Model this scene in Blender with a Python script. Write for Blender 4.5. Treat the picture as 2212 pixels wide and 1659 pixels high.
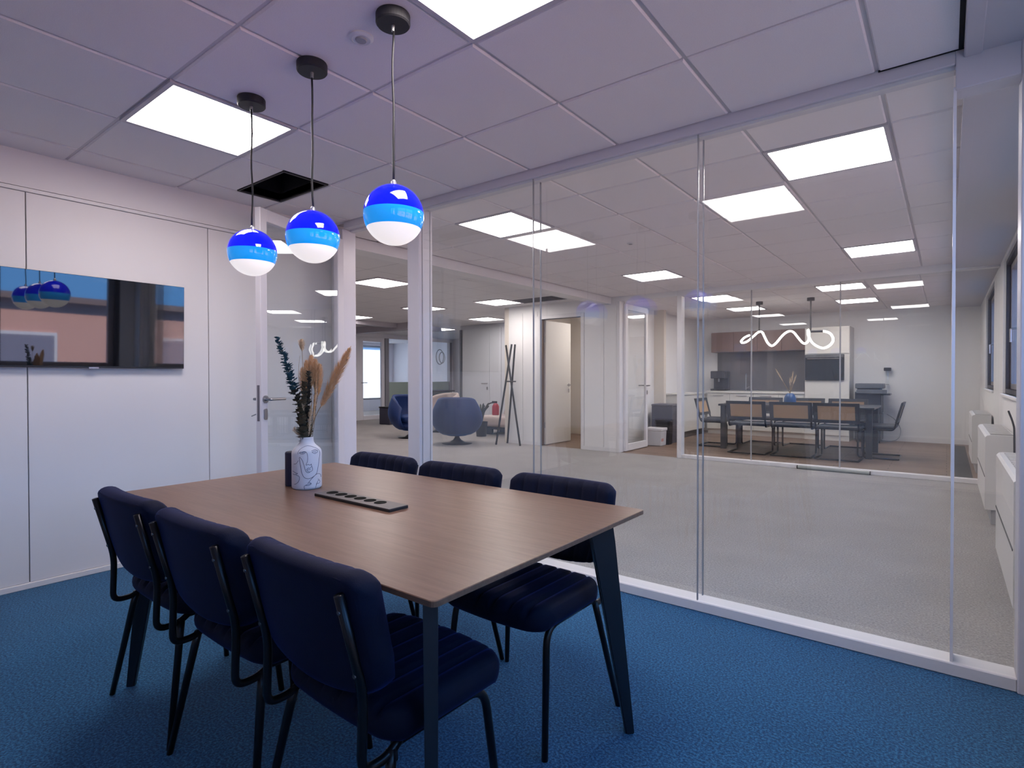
import bpy, bmesh, math, random
from mathutils import Vector, Matrix
R = math.radians
rnd = random.Random(7)
S = bpy.context.scene
for o in list(bpy.data.objects):
    bpy.data.objects.remove(o)
COL = S.collection

# ------------------------------------------------------------------ camera
CAM_H = 1.188
pi_, ro_, ya_ = R(0.6522), R(-0.0995), R(37.7391)
fw = Vector((-math.sin(ya_) * math.cos(pi_), math.cos(ya_) * math.cos(pi_), -math.sin(pi_)))
rt0 = Vector((math.cos(ya_), math.sin(ya_), 0))
up0 = rt0.cross(fw)
rt = rt0 * math.cos(ro_) + up0 * math.sin(ro_)
up = up0 * math.cos(ro_) - rt0 * math.sin(ro_)
cd = bpy.data.cameras.new('camera')
cd.sensor_width = 36.0
cd.lens = 1214.47 / 2212 * 36.0
cd.clip_start = 0.02
cam = bpy.data.objects.new('camera', cd)
COL.objects.link(cam)
m = Matrix((rt, up, -fw)).transposed().to_4x4()
m.translation = Vector((0, 0, CAM_H))
cam.matrix_world = m
S.camera = cam

# ------------------------------------------------------------------ world, exposure
w = bpy.data.worlds.new('sky'); S.world = w; w.use_nodes = True
nt = w.node_tree; nt.nodes.clear()
wo = nt.nodes.new('ShaderNodeOutputWorld'); wb = nt.nodes.new('ShaderNodeBackground')
wb.inputs['Color'].default_value = (0.16, 0.44, 1.0, 1)      # clear blue daylight sky, the same all round
wb.inputs['Strength'].default_value = 4.0
nt.links.new(wb.outputs[0], wo.inputs[0])
sd = bpy.data.lights.new('sun', 'SUN'); sd.energy = 18.0; sd.angle = R(0.6); sd.color = (1.0, 0.93, 0.84)
so = bpy.data.objects.new('sun', sd); COL.objects.link(so)      # stands behind our building, lights the houses opposite
so.rotation_euler = Vector((0.72, 0.22, -0.62)).to_track_quat('-Z', 'Y').to_euler()
vs = S.view_settings
S.display_settings.display_device = 'sRGB'
vs.view_transform = 'Standard'; vs.look = 'None'; vs.exposure = 0.0; vs.gamma = 1.0
vs.use_curve_mapping = False
PANEL_W = 21.0                 # strength of the LED ceiling panels
PANEL_C = (1.0, 0.90, 0.88)
try:
    S.cycles.use_denoising = True
    S.cycles.max_bounces = 8; S.cycles.diffuse_bounces = 4; S.cycles.glossy_bounces = 5
    S.cycles.transparent_max_bounces = 28; S.cycles.transmission_bounces = 8
    S.cycles.sample_clamp_indirect = 6.0
except Exception:
    pass

# ------------------------------------------------------------------ materials
MATS = {}
def mat(name, col, rough=0.5, metal=0.0, emit=None, es=0.0, noise=None, bump=0.0, bscale=60.0,
        coat=0.0, sheen=0.0, sheencol=(1, 1, 1), spec=0.5, stretch=None, croug=0.05):
    """noise=(scale, amount, colour2)"""
    if name in MATS: return MATS[name]
    mm = bpy.data.materials.new(name); mm.use_nodes = True
    n = mm.node_tree; b = n.nodes['Principled BSDF']
    b.inputs['Base Color'].default_value = (*col, 1)
    b.inputs['Roughness'].default_value = rough
    b.inputs['Metallic'].default_value = metal
    b.inputs['Specular IOR Level'].default_value = spec
    b.inputs['Coat Weight'].default_value = coat
    b.inputs['Coat Roughness'].default_value = croug
    b.inputs['Sheen Weight'].default_value = sheen
    b.inputs['Sheen Tint'].default_value = (*sheencol, 1)
    b.inputs['Sheen Roughness'].default_value = 0.35
    if emit:
        b.inputs['Emission Color'].default_value = (*emit, 1)
        b.inputs['Emission Strength'].default_value = es
    tc = mp = None
    if noise or bump:
        tc = n.nodes.new('ShaderNodeTexCoord'); mp = n.nodes.new('ShaderNodeMapping')
        n.links.new(tc.outputs['Object'], mp.inputs[0])
        if stretch: mp.inputs['Scale'].default_value = stretch
    if noise:
        t = n.nodes.new('ShaderNodeTexNoise'); t.inputs['Scale'].default_value = noise[0]
        t.inputs['Detail'].default_value = 3.0; t.inputs['Roughness'].default_value = 0.65
        n.links.new(mp.outputs[0], t.inputs['Vector'])
        r = n.nodes.new('ShaderNodeValToRGB')
        a = noise[1]
        r.color_ramp.elements[0].position = 0.5 - a; r.color_ramp.elements[1].position = 0.5 + a
        r.color_ramp.elements[0].color = (*col, 1); r.color_ramp.elements[1].color = (*noise[2], 1)
        n.links.new(t.outputs['Fac'], r.inputs[0]); n.links.new(r.outputs[0], b.inputs['Base Color'])
    if bump:
        t2 = n.nodes.new('ShaderNodeTexNoise'); t2.inputs['Scale'].default_value = bscale
        t2.inputs['Detail'].default_value = 2.0
        n.links.new(mp.outputs[0], t2.inputs['Vector'])
        bp = n.nodes.new('ShaderNodeBump'); bp.inputs['Strength'].default_value = bump
        bp.inputs['Distance'].default_value = 0.004
        n.links.new(t2.outputs['Fac'], bp.inputs['Height']); n.links.new(bp.outputs[0], b.inputs['Normal'])
    MATS[name] = mm
    return mm

def glass(name, tint=(0.965, 0.98, 0.975), refl=1.0, haze=0.0):
    """sheet of clear glass: clear straight through, Fresnel mirror on its outer faces"""
    if name in MATS: return MATS[name]
    mm = bpy.data.materials.new(name); mm.use_nodes = True
    n = mm.node_tree; n.nodes.clear()
    out = n.nodes.new('ShaderNodeOutputMaterial')
    tr = n.nodes.new('ShaderNodeBsdfTransparent'); tr.inputs[0].default_value = (*[c ** 0.5 for c in tint], 1)
    gl = n.nodes.new('ShaderNodeBsdfGlossy'); gl.inputs['Roughness'].default_value = 0.0
    gl.inputs['Color'].default_value = (0.95, 0.98, 1.0, 1)
    fr = n.nodes.new('ShaderNodeFresnel'); fr.inputs['IOR'].default_value = 1.5
    ge = n.nodes.new('ShaderNodeNewGeometry')
    inv = n.nodes.new('ShaderNodeMath'); inv.operation = 'SUBTRACT'; inv.inputs[0].default_value = 1.0
    n.links.new(ge.outputs['Backfacing'], inv.inputs[1])
    mu = n.nodes.new('ShaderNodeMath'); mu.operation = 'MULTIPLY'
    n.links.new(fr.outputs[0], mu.inputs[0]); n.links.new(inv.outputs[0], mu.inputs[1])
    mu2 = n.nodes.new('ShaderNodeMath'); mu2.operation = 'MULTIPLY'; mu2.use_clamp = True
    n.links.new(mu.outputs[0], mu2.inputs[0]); mu2.inputs[1].default_value = 1.6 * refl
    mx = n.nodes.new('ShaderNodeMixShader')
    n.links.new(mu2.outputs[0], mx.inputs[0]); n.links.new(tr.outputs[0], mx.inputs[1]); n.links.new(gl.outputs[0], mx.inputs[2])
    if haze > 0:
        df = n.nodes.new('ShaderNodeBsdfDiffuse'); df.inputs[0].default_value = (0.8, 0.86, 0.9, 1)
        m2 = n.nodes.new('ShaderNodeMixShader'); m2.inputs[0].default_value = haze
        n.links.new(mx.outputs[0], m2.inputs[1]); n.links.new(df.outputs[0], m2.inputs[2])
        n.links.new(m2.outputs[0], out.inputs[0])
    else:
        n.links.new(mx.outputs[0], out.inputs[0])
    MATS[name] = mm
    return mm

def carpet(name, c0, c1, c2, scale):
    mm = bpy.data.materials.new(name); mm.use_nodes = True
    n = mm.node_tree; b = n.nodes['Principled BSDF']
    tc = n.nodes.new('ShaderNodeTexCoord')
    t = n.nodes.new('ShaderNodeTexNoise'); t.inputs['Scale'].default_value = scale
    t.inputs['Detail'].default_value = 4; t.inputs['Roughness'].default_value = 0.7
    t2 = n.nodes.new('ShaderNodeTexNoise'); t2.inputs['Scale'].default_value = 2.2; t2.inputs['Detail'].default_value = 2
    n.links.new(tc.outputs['Object'], t.inputs['Vector']); n.links.new(tc.outputs['Object'], t2.inputs['Vector'])
    r = n.nodes.new('ShaderNodeValToRGB'); e = r.color_ramp.elements
    e[0].position = 0.38; e[0].color = (*c0, 1); e[1].position = 0.62; e[1].color = (*c2, 1)
    k = e.new(0.5); k.color = (*c1, 1)
    n.links.new(t.outputs['Fac'], r.inputs[0])
    mxx = n.nodes.new('ShaderNodeMix'); mxx.data_type = 'RGBA'; mxx.blend_type = 'MULTIPLY'
    mxx.inputs[0].default_value = 0.25
    n.links.new(r.outputs[0], mxx.inputs[6]); n.links.new(t2.outputs['Fac'], mxx.inputs[7])
    n.links.new(mxx.outputs[2], b.inputs['Base Color'])
    b.inputs['Roughness'].default_value = 0.95; b.inputs['Specular IOR Level'].default_value = 0.1
    b.inputs['Sheen Weight'].default_value = 0.15
    bp = n.nodes.new('ShaderNodeBump'); bp.inputs['Strength'].default_value = 0.6; bp.inputs['Distance'].default_value = 0.006
    n.links.new(t.outputs['Fac'], bp.inputs['Height']); n.links.new(bp.outputs[0], b.inputs['Normal'])
    MATS[name] = mm
    return mm

def planks(name, c1, c2, width, length, gap=(0.02, 0.012, 0.01), rough=0.5, mortar=0.004):
    mm = bpy.data.materials.new(name); mm.use_nodes = True
    n = mm.node_tree; b = n.nodes['Principled BSDF']
    tc = n.nodes.new('ShaderNodeTexCoord')
    t = n.nodes.new('ShaderNodeTexBrick'); t.inputs['Scale'].default_value = 1.0
    t.inputs['Brick Width'].default_value = length; t.inputs['Row Height'].default_value = width
    t.inputs['Mortar Size'].default_value = mortar; t.inputs['Bias'].default_value = 0.0
    t.inputs['Color1'].default_value = (*c1, 1); t.inputs['Color2'].default_value = (*c2, 1); t.inputs['Mortar'].default_value = (*gap, 1)
    n.links.new(tc.outputs['Object'], t.inputs['Vector']); n.links.new(t.outputs['Color'], b.inputs['Base Color'])
    b.inputs['Roughness'].default_value = rough
    MATS[name] = mm
    return mm

white_wall = mat('white_panel_wall', (0.77, 0.75, 0.755), 0.55, bump=0.03, bscale=200)
white_paint = mat('white_paint', (0.76, 0.745, 0.75), 0.45)
hall_wall = mat('hall_wall_paint', (0.82, 0.81, 0.805), 0.6, bump=0.03, bscale=150)
warm_wall = mat('storage_wall_warm_light', (0.72, 0.66, 0.58), 0.6, bump=0.03, bscale=150)  # beige walls, with the warm room light put into their colour
tile_m = mat('mineral_ceiling_tile', (0.84, 0.79, 0.80), 0.9, noise=(260, 0.2, (0.90, 0.85, 0.86)), bump=0.25, bscale=320, spec=0.1)
grid_m = mat('ceiling_grid_metal', (0.66, 0.62, 0.64), 0.5)
trim_m = mat('white_aluminium_trim', (0.66, 0.64, 0.68), 0.35)
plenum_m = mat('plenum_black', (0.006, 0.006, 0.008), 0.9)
black_metal = mat('black_metal', (0.012, 0.012, 0.015), 0.32, 0.6)
black_matte = mat('black_matte', (0.014, 0.014, 0.017), 0.5)
chrome = mat('brushed_steel', (0.42, 0.42, 0.44), 0.3, 1.0)
carpet_blue = carpet('blue_carpet', (0.006, 0.048, 0.125), (0.015, 0.108, 0.245), (0.050, 0.215, 0.41), 120)
carpet_grey = carpet('greige_carpet', (0.27, 0.255, 0.25), (0.36, 0.34, 0.33), (0.46, 0.435, 0.425), 100)
carpet_dark = carpet('anthracite_mat', (0.02, 0.02, 0.024), (0.045, 0.045, 0.05), (0.09, 0.09, 0.095), 60)
wood_floor = planks('brown_plank_floor', (0.175, 0.115, 0.085), (0.225, 0.155, 0.12), 0.14, 1.2)
glass_part = glass('partition_glass')
glass_win = glass('window_glass', (0.93, 0.96, 0.96), 0.7)
joint_m = mat('clear_joint_profile', (0.40, 0.40, 0.41), 0.2, spec=0.6)
panel_glow = mat('led_diffuser', (0.9, 0.9, 0.9), 0.6, emit=PANEL_C, es=PANEL_W)
velvet = mat('navy_velvet', (0.0015, 0.0025, 0.012), 0.75, sheen=0.30, sheencol=(0.03, 0.07, 0.40), noise=(9, 0.25, (0.0025, 0.005, 0.022)), bump=0.12, bscale=350, spec=0.2)
steel_dk = mat('table_leg_navy_steel', (0.012, 0.022, 0.035), 0.38, 0.3)

# ------------------------------------------------------------------ helpers
def tag(o, label=None, cat=None, group=None, kind=None):
    if label: o['label'] = label
    if cat: o['category'] = cat
    if group: o['group'] = group
    if kind: o['kind'] = kind
    return o

def thing(name, label, cat, loc=(0, 0, 0), rz=0.0, group=None, kind=None):
    o = bpy.data.objects.new(name, None); COL.objects.link(o)
    o.location = loc; o.rotation_euler = (0, 0, rz); o.empty_display_size = 0.1
    return tag(o, label, cat, group, kind)

def obj(name, bm, m, parent=None, smooth=False, world=True, origin=None):
    """link a bmesh as one mesh object; world=True: verts are world coordinates and get shifted to the parent's origin"""
    me = bpy.data.meshes.new(name)
    off = Vector((0, 0, 0))
    if world and parent is not None:
        p = parent
        while p is not None:
            off += Vector(p.location); p = p.parent
    elif world and origin is not None:
        off = Vector(origin)
    if off.length > 0:
        bmesh.ops.translate(bm, verts=bm.verts, vec=-off)
    bmesh.ops.recalc_face_normals(bm, faces=bm.faces)
    bm.to_mesh(me); bm.free()
    if smooth:
        for p in me.polygons: p.use_smooth = True
    me.materials.append(m)
    o = bpy.data.objects.new(name, me); COL.objects.link(o)
    if parent is not None: o.parent = parent
    elif origin is not None: o.location = origin
    return o

def BM(): return bmesh.new()

def box(bm, x0, x1, y0, y1, z0, z1, bev=0.0, seg=1):
    b2 = bmesh.new() if bev else bm
    vs_ = [b2.verts.new(c) for c in ((x0, y0, z0), (x1, y0, z0), (x1, y1, z0), (x0, y1, z0), (x0, y0, z1), (x1, y0, z1), (x1, y1, z1), (x0, y1, z1))]
    for f in ((3, 2, 1, 0), (4, 5, 6, 7), (0, 1, 5, 4), (1, 2, 6, 5), (2, 3, 7, 6), (3, 0, 4, 7)):
        b2.faces.new([vs_[i] for i in f])
    if bev:
        bmesh.ops.bevel(b2, geom=b2.edges[:], offset=bev, segments=seg, affect='EDGES', profile=0.5)
        join(bm, b2)
    return bm

def join(bm, b2, mtx=None):
    if mtx is not None: bmesh.ops.transform(b2, matrix=mtx, verts=b2.verts)
    me = bpy.data.meshes.new('tmp'); b2.to_mesh(me); b2.free(); bm.from_mesh(me); bpy.data.meshes.remove(me)

def tube(bm, pts, r, n=8, closed=False, cap=True):
    pts = [Vector(p) for p in pts]
    rs = r if isinstance(r, (list, tuple)) else [r] * len(pts)
    rings = []; N = len(pts); prev = None
    for i, p in enumerate(pts):
        a = pts[i - 1] if (i > 0 or closed) else pts[i]
        b = pts[(i + 1) % N] if (i < N - 1 or closed) else pts[i]
        t = (b - a)
        t = t.normalized() if t.length > 1e-9 else Vector((0, 0, 1))
        if prev is None:
            ref = Vector((0, 0, 1)) if abs(t.z) < 0.9 else Vector((1, 0, 0))
            u = t.cross(ref).normalized()
        else:
            u = (prev - t * prev.dot(t))
            u = u.normalized() if u.length > 1e-6 else t.orthogonal().normalized()
        prev = u; v = t.cross(u)
        rings.append([bm.verts.new(p + (u * math.cos(2 * math.pi * k / n) + v * math.sin(2 * math.pi * k / n)) * rs[i]) for k in range(n)])
    for i in range(N if closed else N - 1):
        A = rings[i]; B = rings[(i + 1) % N]
        for k in range(n):
            bm.faces.new((A[k], A[(k + 1) % n], B[(k + 1) % n], B[k]))
    if cap and not closed:
        bm.faces.new(rings[0][::-1]); bm.faces.new(rings[-1])
    return bm

def smooth_path(pts, sub=6):
    P = [Vector(p) for p in pts]; out = []
    for i in range(len(P) - 1):
        p0 = P[max(i - 1, 0)]; p1 = P[i]; p2 = P[i + 1]; p3 = P[min(i + 2, len(P) - 1)]
        for k in range(sub):
            t = k / sub
            out.append(0.5 * ((2 * p1) + (-p0 + p2) * t + (2 * p0 - 5 * p1 + 4 * p2 - p3) * t * t + (-p0 + 3 * p1 - 3 * p2 + p3) * t ** 3))
    out.append(P[-1])
    return out

def round_path(pts, rad, seg=5):
    """polyline with its corners rounded"""
    P = [Vector(p) for p in pts]; out = [P[0]]
    for i in range(1, len(P) - 1):
        a = (P[i - 1] - P[i]); b = (P[i + 1] - P[i])
        rr = min(rad, a.length * 0.48, b.length * 0.48)
        s = P[i] + a.normalized() * rr; e = P[i] + b.normalized() * rr
        for k in range(seg + 1):
            t = k / seg
            out.append((1 - t) ** 2 * s + 2 * t * (1 - t) * P[i] + t * t * e)
    out.append(P[-1])
    return out

def lathe(bm, prof, n=24, c=(0, 0, 0)):
    rings = []
    for r, z in prof:
        if r < 1e-5: rings.append([bm.verts.new((c[0], c[1], c[2] + z))])
        else: rings.append([bm.verts.new((c[0] + r * math.cos(2 * math.pi * k / n), c[1] + r * math.sin(2 * math.pi * k / n), c[2] + z)) for k in range(n)])
    for A, B in zip(rings, rings[1:]):
        for k in range(n):
            k2 = (k + 1) % n
            if len(A) == 1 and len(B) == 1: continue
            if len(A) == 1: bm.faces.new((A[0], B[k2], B[k]))
            elif len(B) == 1: bm.faces.new((A[k], A[k2], B[0]))
            else: bm.faces.new((A[k], A[k2], B[k2], B[k]))
    return bm

def prism(bm, poly, axis, a0, a1):
    """extrude a polygon; axis 'x','y','z'; poly in the two other axes (in xyz order)"""
    def P(u, v, a):
        return {'x': (a, u, v), 'y': (u, a, v), 'z': (u, v, a)}[axis]
    A = [bm.verts.new(P(u, v, a0)) for u, v in poly]; B = [bm.verts.new(P(u, v, a1)) for u, v in poly]
    bm.faces.new(A[::-1]); bm.faces.new(B)
    for i in range(len(poly)):
        j = (i + 1) % len(poly); bm.faces.new((A[i], A[j], B[j], B[i]))
    return bm

def rounded_rect(w_, h_, r, seg=5):
    pts = []
    for cx_, cy_, a0 in ((w_ / 2 - r, h_ / 2 - r, 0), (-w_ / 2 + r, h_ / 2 - r, 90), (-w_ / 2 + r, -h_ / 2 + r, 180), (w_ / 2 - r, -h_ / 2 + r, 270)):
        for k in range(seg + 1):
            a = R(a0 + 90 * k / seg); pts.append((cx_ + r * math.cos(a), cy_ + r * math.sin(a)))
    return pts

def copy_tree(o, parent=None):
    c = o.copy(); COL.objects.link(c); c.parent = parent
    for ch in list(o.children): copy_tree(ch, c)
    return c

def B(name, x0, x1, y0, y1, z0, z1, m, parent=None, bev=0.0, origin=None):
    bm = BM(); box(bm, x0, x1, y0, y1, z0, z1, bev)
    return obj(name, bm, m, parent, origin=origin)

def struct(name, bm, m, label, cat, parent=None):
    o = obj(name, bm, m, parent)
    return tag(o, label, cat, kind='structure')

# ------------------------------------------------------------------ key dimensions (metres)
H = 2.464            # ceiling height
XL, XF = -4.10, 0.45  # TV wall, facade wall
YG, YB, YK = 2.82, 8.08, 12.6   # meeting room glass, far glass front, kitchen wall
YS = -1.8            # wall behind the camera
PX, PY0, PY1 = 0.6, 2.82, 2.93

# ------------------------------------------------------------------ floors
bm = BM(); box(bm, XL - 0.15, XF + 0.25, YS - 0.1, YG + 0.055, -0.06, 0.0)
struct('floor', bm, carpet_blue, 'blue speckled carpet of the meeting room', 'floor')
bm = BM(); box(bm, -13.0, XF + 0.25, YG + 0.055, YB, -0.06, 0.0); box(bm, -13.0, -6.32, YB, 10.2, -0.06, 0.0); box(bm, -13.0, -9.5, 10.2, 13.7, -0.06, 0.0)
struct('floor', bm, carpet_grey, 'pale greige carpet of the open hall beyond the glass', 'floor')
bm = BM(); box(bm, -6.32, XF + 0.25, YB, YK + 0.1, -0.06, 0.0)
struct('floor', bm, wood_floor, 'brown plank floor of the kitchen meeting room and store', 'floor')
bm = BM(); box(bm, -16.5, -13.0, 7.0, 14.0, -0.06, 0.0)
struct('floor', bm, carpet_grey, 'pale floor of the bright office at the far end', 'floor')

# ------------------------------------------------------------------ ceilings
def tile_mesh(w_, d_):
    key = 'tile_%.3f_%.3f' % (w_, d_)
    if key in bpy.data.meshes: return bpy.data.meshes[key]
    b2 = BM(); box(b2, -w_ / 2, w_ / 2, -d_ / 2, d_ / 2, 0.0, 0.012)
    bmesh.ops.bevel(b2, geom=[e for e in b2.edges if all(v.co.z < 0.001 for v in e.verts)], offset=0.006, segments=1, affect='EDGES')
    bmesh.ops.recalc_face_normals(b2, faces=b2.faces)
    me = bpy.data.meshes.new(key); b2.to_mesh(me); b2.free(); me.materials.append(tile_m)
    return me

def ceiling(label, x0, x1, y0, y1, gx, gy, skip=(), hole=None, raised=()):
    bm = BM()
    z0, z1 = H + 0.010, H + 0.06
    if hole:
        hx0, hx1, hy0, hy1 = hole
        box(bm, x0, hx0, y0, y1, z0, z1); box(bm, hx1, x1, y0, y1, z0, z1)
        box(bm, hx0, hx1, y0, hy0, z0, z1); box(bm, hx0, hx1, hy1, y1, z0, z1)
    else:
        box(bm, x0, x1, y0, y1, z0, z1)
    root = struct('ceiling', bm, grid_m, label, 'ceiling')
    kx0 = math.floor((x0 - gx) / PX); ky0 = math.floor((y0 - gy) / PX)
    k = kx0
    while gx + k * PX < x1 - 0.02:
        j = ky0
        while gy + j * PX < y1 - 0.02:
            a0, a1 = max(gx + k * PX, x0), min(gx + (k + 1) * PX, x1)
            b0, b1 = max(gy + j * PX, y0), min(gy + (j + 1) * PX, y1)
            c = ((a0 + a1) / 2, (b0 + b1) / 2)
            if hole and a0 < (hole[0] + hole[1]) / 2 < a1 and b0 < (hole[2] + hole[3]) / 2 < b1:
                b1 = hole[2]; c = (c[0], (b0 + b1) / 2)
            bad = any(abs(c[0] - s[0]) < 0.25 and abs(c[1] - s[1]) < 0.25 for s in skip)
            if not bad and a1 - a0 > 0.04 and b1 - b0 > 0.04:
                o = bpy.data.objects.new('tile', tile_mesh(round(a1 - a0 - 0.016, 3), round(b1 - b0 - 0.016, 3)))
                COL.objects.link(o); o.parent = root
                dz = 0.0
                if any(abs(c[0] - s[0]) < 0.3 and abs(c[1] - s[1]) < 0.3 for s in raised): dz = -0.003
                o.location = (c[0], c[1], H + dz)
            j += 1
        k += 1
    return root

LIGHTS_ROOM = [(-2.94, 1.32), (-1.14, 1.32)]
LIGHTS_HALL = [(-2.94, 3.71), (-0.54, 3.71), (-2.94, 6.71), (-0.54, 6.71)]
LIGHTS_B = [(-2.98, 9.2), (-1.2, 9.2), (-2.98, 11.0), (-1.2, 11.0)]
HOLE = (-3.83, -3.25, 1.90, 2.21)
c1 = ceiling('white tiled ceiling over the meeting room', XL - 0.1, XF + 0.2, YS, PY1, -2.64, 1.02, LIGHTS_ROOM, HOLE)
bm = BM()
hx0, hx1, hy0, hy1 = HOLE
box(bm, hx0 - 0.02, hx0, hy0 - 0.02, hy1 + 0.02, H + 0.012, H + 0.45); box(bm, hx1, hx1 + 0.02, hy0 - 0.02, hy1 + 0.02, H + 0.012, H + 0.45)
box(bm, hx0, hx1, hy0 - 0.02, hy0, H + 0.012, H + 0.45); box(bm, hx0, hx1, hy1, hy1 + 0.02, H + 0.012, H + 0.45)
box(bm, hx0, hx1, hy0, hy1, H + 0.43, H + 0.45)
tag(obj('plenum_opening', bm, plenum_m, c1), 'black open void where half a tile is missing')
bm = BM()   # bright metal lip around the opening
for a in ((hx0 - 0.005, hx0 + 0.012, hy0, hy1), (hx1 - 0.012, hx1 + 0.005, hy0, hy1), (hx0, hx1, hy1 - 0.012, hy1 + 0.005), (hx0, hx1, hy0 - 0.006, hy0 + 0.006)):
    box(bm, a[0], a[1], a[2], a[3], H - 0.002, H + 0.008)
obj('opening_edge', bm, black_matte, c1)
bm = BM(); box(bm, -0.235, 0.045, YG - 0.014, YG - 0.004, H - 0.0015, H + 0.004); box(bm, 0.028, 0.044, 1.9, YG - 0.014, H - 0.0015, H + 0.004)
obj('shadow_gap', bm, plenum_m, c1)
ceiling('tiled ceiling of the open hall beyond the glass partition', -4.25, XF + 0.2, PY1, YB, -2.64, 3.41, LIGHTS_HALL)
ceiling('tiled ceiling of the kitchen meeting room', -6.32, XF + 0.2, YB, YK + 0.1, -2.68, 8.90, LIGHTS_B + [(-4.78, 9.20)])
lounge_ceil = planks('lounge_tile_ceiling', (0.74, 0.72, 0.73), (0.74, 0.72, 0.73), 0.6, 0.6, gap=(0.52, 0.50, 0.52), rough=0.9, mortar=0.006)
for n_ in lounge_ceil.node_tree.nodes:
    if n_.type == 'TEX_BRICK': n_.offset = 0.0
bm = BM(); box(bm, -13.0, -4.25, PY0, YB, H, H + 0.06); box(bm, -13.0, -6.32, YB, 13.7, H, H + 0.06); box(bm, -16.5, -13.0, 7.0, 14.0, H, H + 0.06)
struct('ceiling', bm, lounge_ceil, 'pale ceiling over the lounge at the far left', 'ceiling')

# ------------------------------------------------------------------ walls of the meeting room
PANEL_Y = [YS, -1.14, -0.15, 0.835, 1.82, YG]
bm = BM(); box(bm, XL - 0.15, XL - 0.014, YS - 0.1, PY1, 0, H + 0.05)
wl = struct('wall_left', bm, mat('panel_joint_grey', (0.30, 0.29, 0.30), 0.6), 'white panelled wall carrying the television', 'wall')
for a, b in zip(PANEL_Y, PANEL_Y[1:]):
    B('panel', XL - 0.014, XL, a + 0.0025, b - 0.0025, 0.035, 2.235, white_wall, wl, 0.0015)
B('bulkhead_band', XL - 0.014, XL + 0.004, YS, PY1, 2.262, H + 0.02, white_wall, wl)
B('head_trim', XL - 0.014, XL + 0.010, YS, PY1, 2.237, 2.258, white_paint, wl, 0.002)
bm = BM(); box(bm, XL - 0.014, XL + 0.012, YS, YG, 0, 0.034, 0.003)
struct('baseboard_left', bm, white_paint, 'low white skirting strip under the television wall', 'baseboard')
bm = BM(); box(bm, XL - 0.15, XF + 0.2, YS - 0.1, YS, 0, H + 0.05)
struct('wall_back', bm, white_wall, 'white wall behind the camera', 'wall')

# facade wall with window openings
WINS = [(-1.35, -0.10), (0.15, 2.70), (3.06, 4.75), (5.95, 7.62), (9.05, 10.85)]
WZ0, WZ1 = 1.02, 2.36
bm = BM()
ys = [YS - 0.1] + [v for a in WINS for v in a] + [YK + 0.1]
for i in range(0, len(ys), 2):
    box(bm, XF, XF + 0.22, ys[i], ys[i + 1], 0, H + 0.06)
for a, b in WINS:
    box(bm, XF, XF + 0.22, a, b, 0, WZ0); box(bm, XF, XF + 0.22, a, b, WZ1, H + 0.06)
struct('wall_right', bm, hall_wall, 'white outer wall with the row of windows', 'wall')
frame_dk = mat('bronze_window_frame', (0.035, 0.028, 0.038), 0.4, 0.4)
frame_lt = mat('inner_sash_grey', (0.22, 0.21, 0.23), 0.35)
for wi, (a, b) in enumerate(WINS):
    cx_ = (a + b) / 2
    lab = ['meeting room window behind the camera', 'meeting room window beside the glass partition', 'hall window next to the glass partition post',
           'nearest window seen beyond the glass, over the white convector', 'far window with dark frame in the kitchen room'][wi]
    t = thing('window_%d' % (wi + 2), lab, 'window', (XF + 0.1, cx_, WZ0), kind='structure')
    bm = BM(); f = 0.045; x0, x1 = XF + 0.02, XF + 0.14
    box(bm, x0, x1, a, a + f, WZ0, WZ1); box(bm, x0, x1, b - f, b, WZ0, WZ1); box(bm, x0, x1, a + f, b - f, WZ0, WZ0 + f); box(bm, x0, x1, a + f, b - f, WZ1 - f, WZ1)
    obj('frame', bm, frame_dk, t)
    for s0, s1 in ((a + f, cx_), (cx_, b - f)):
        bm = BM(); g = 0.055; x0, x1 = XF + 0.055, XF + 0.11
        box(bm, x0, x1, s0, s0 + g, WZ0 + f, WZ1 - f, 0.004); box(bm, x0, x1, s1 - g, s1, WZ0 + f, WZ1 - f, 0.004)
        box(bm, x0, x1, s0 + g, s1 - g, WZ0 + f, WZ0 + f + g, 0.004); box(bm, x0, x1, s0 + g, s1 - g, WZ1 - f - g, WZ1 - f, 0.004)
        sash = obj('sash', bm, frame_lt, t)
        bm = BM(); box(bm, XF + 0.08, XF + 0.088, s0 + g, s1 - g, WZ0 + f + g, WZ1 - f - g)
        obj('pane', bm, glass_win, sash)
    bm = BM(); yh = cx_ - 0.03
    tube(bm, round_path([(XF + 0.055, yh, 1.62), (XF + 0.0, yh, 1.62), (XF + 0.0, yh, 1.50)], 0.012), 0.009, 8)
    obj('handle', bm, chrome, t)
    bm = BM(); box(bm, XF - 0.02, XF + 0.1, a - 0.02, b + 0.02, WZ0 - 0.03, WZ0, 0.004)
    obj('sill', bm, hall_wall, t)

# facade-side ceiling drop and its runner (trim) along the windows
bm = BM(); box(bm, 0.045, 0.10, YS, YG, 2.428, H + 0.03, 0.004); box(bm, 0.10, XF, YS, YG, 2.437, H + 0.03)
struct('trim_1', bm, mat('bulkhead_paint', (0.56, 0.54, 0.58), 0.6), 'boxed ceiling edge running along the window side of the meeting room', 'trim')
bm = BM(); box(bm, 0.05, XF, PY1, YK, 2.405, H + 0.03)
struct('trim_2', bm, mat('bulkhead_paint', (0.56, 0.54, 0.58), 0.6), 'boxed ceiling edge along the hall windows', 'trim')

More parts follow.
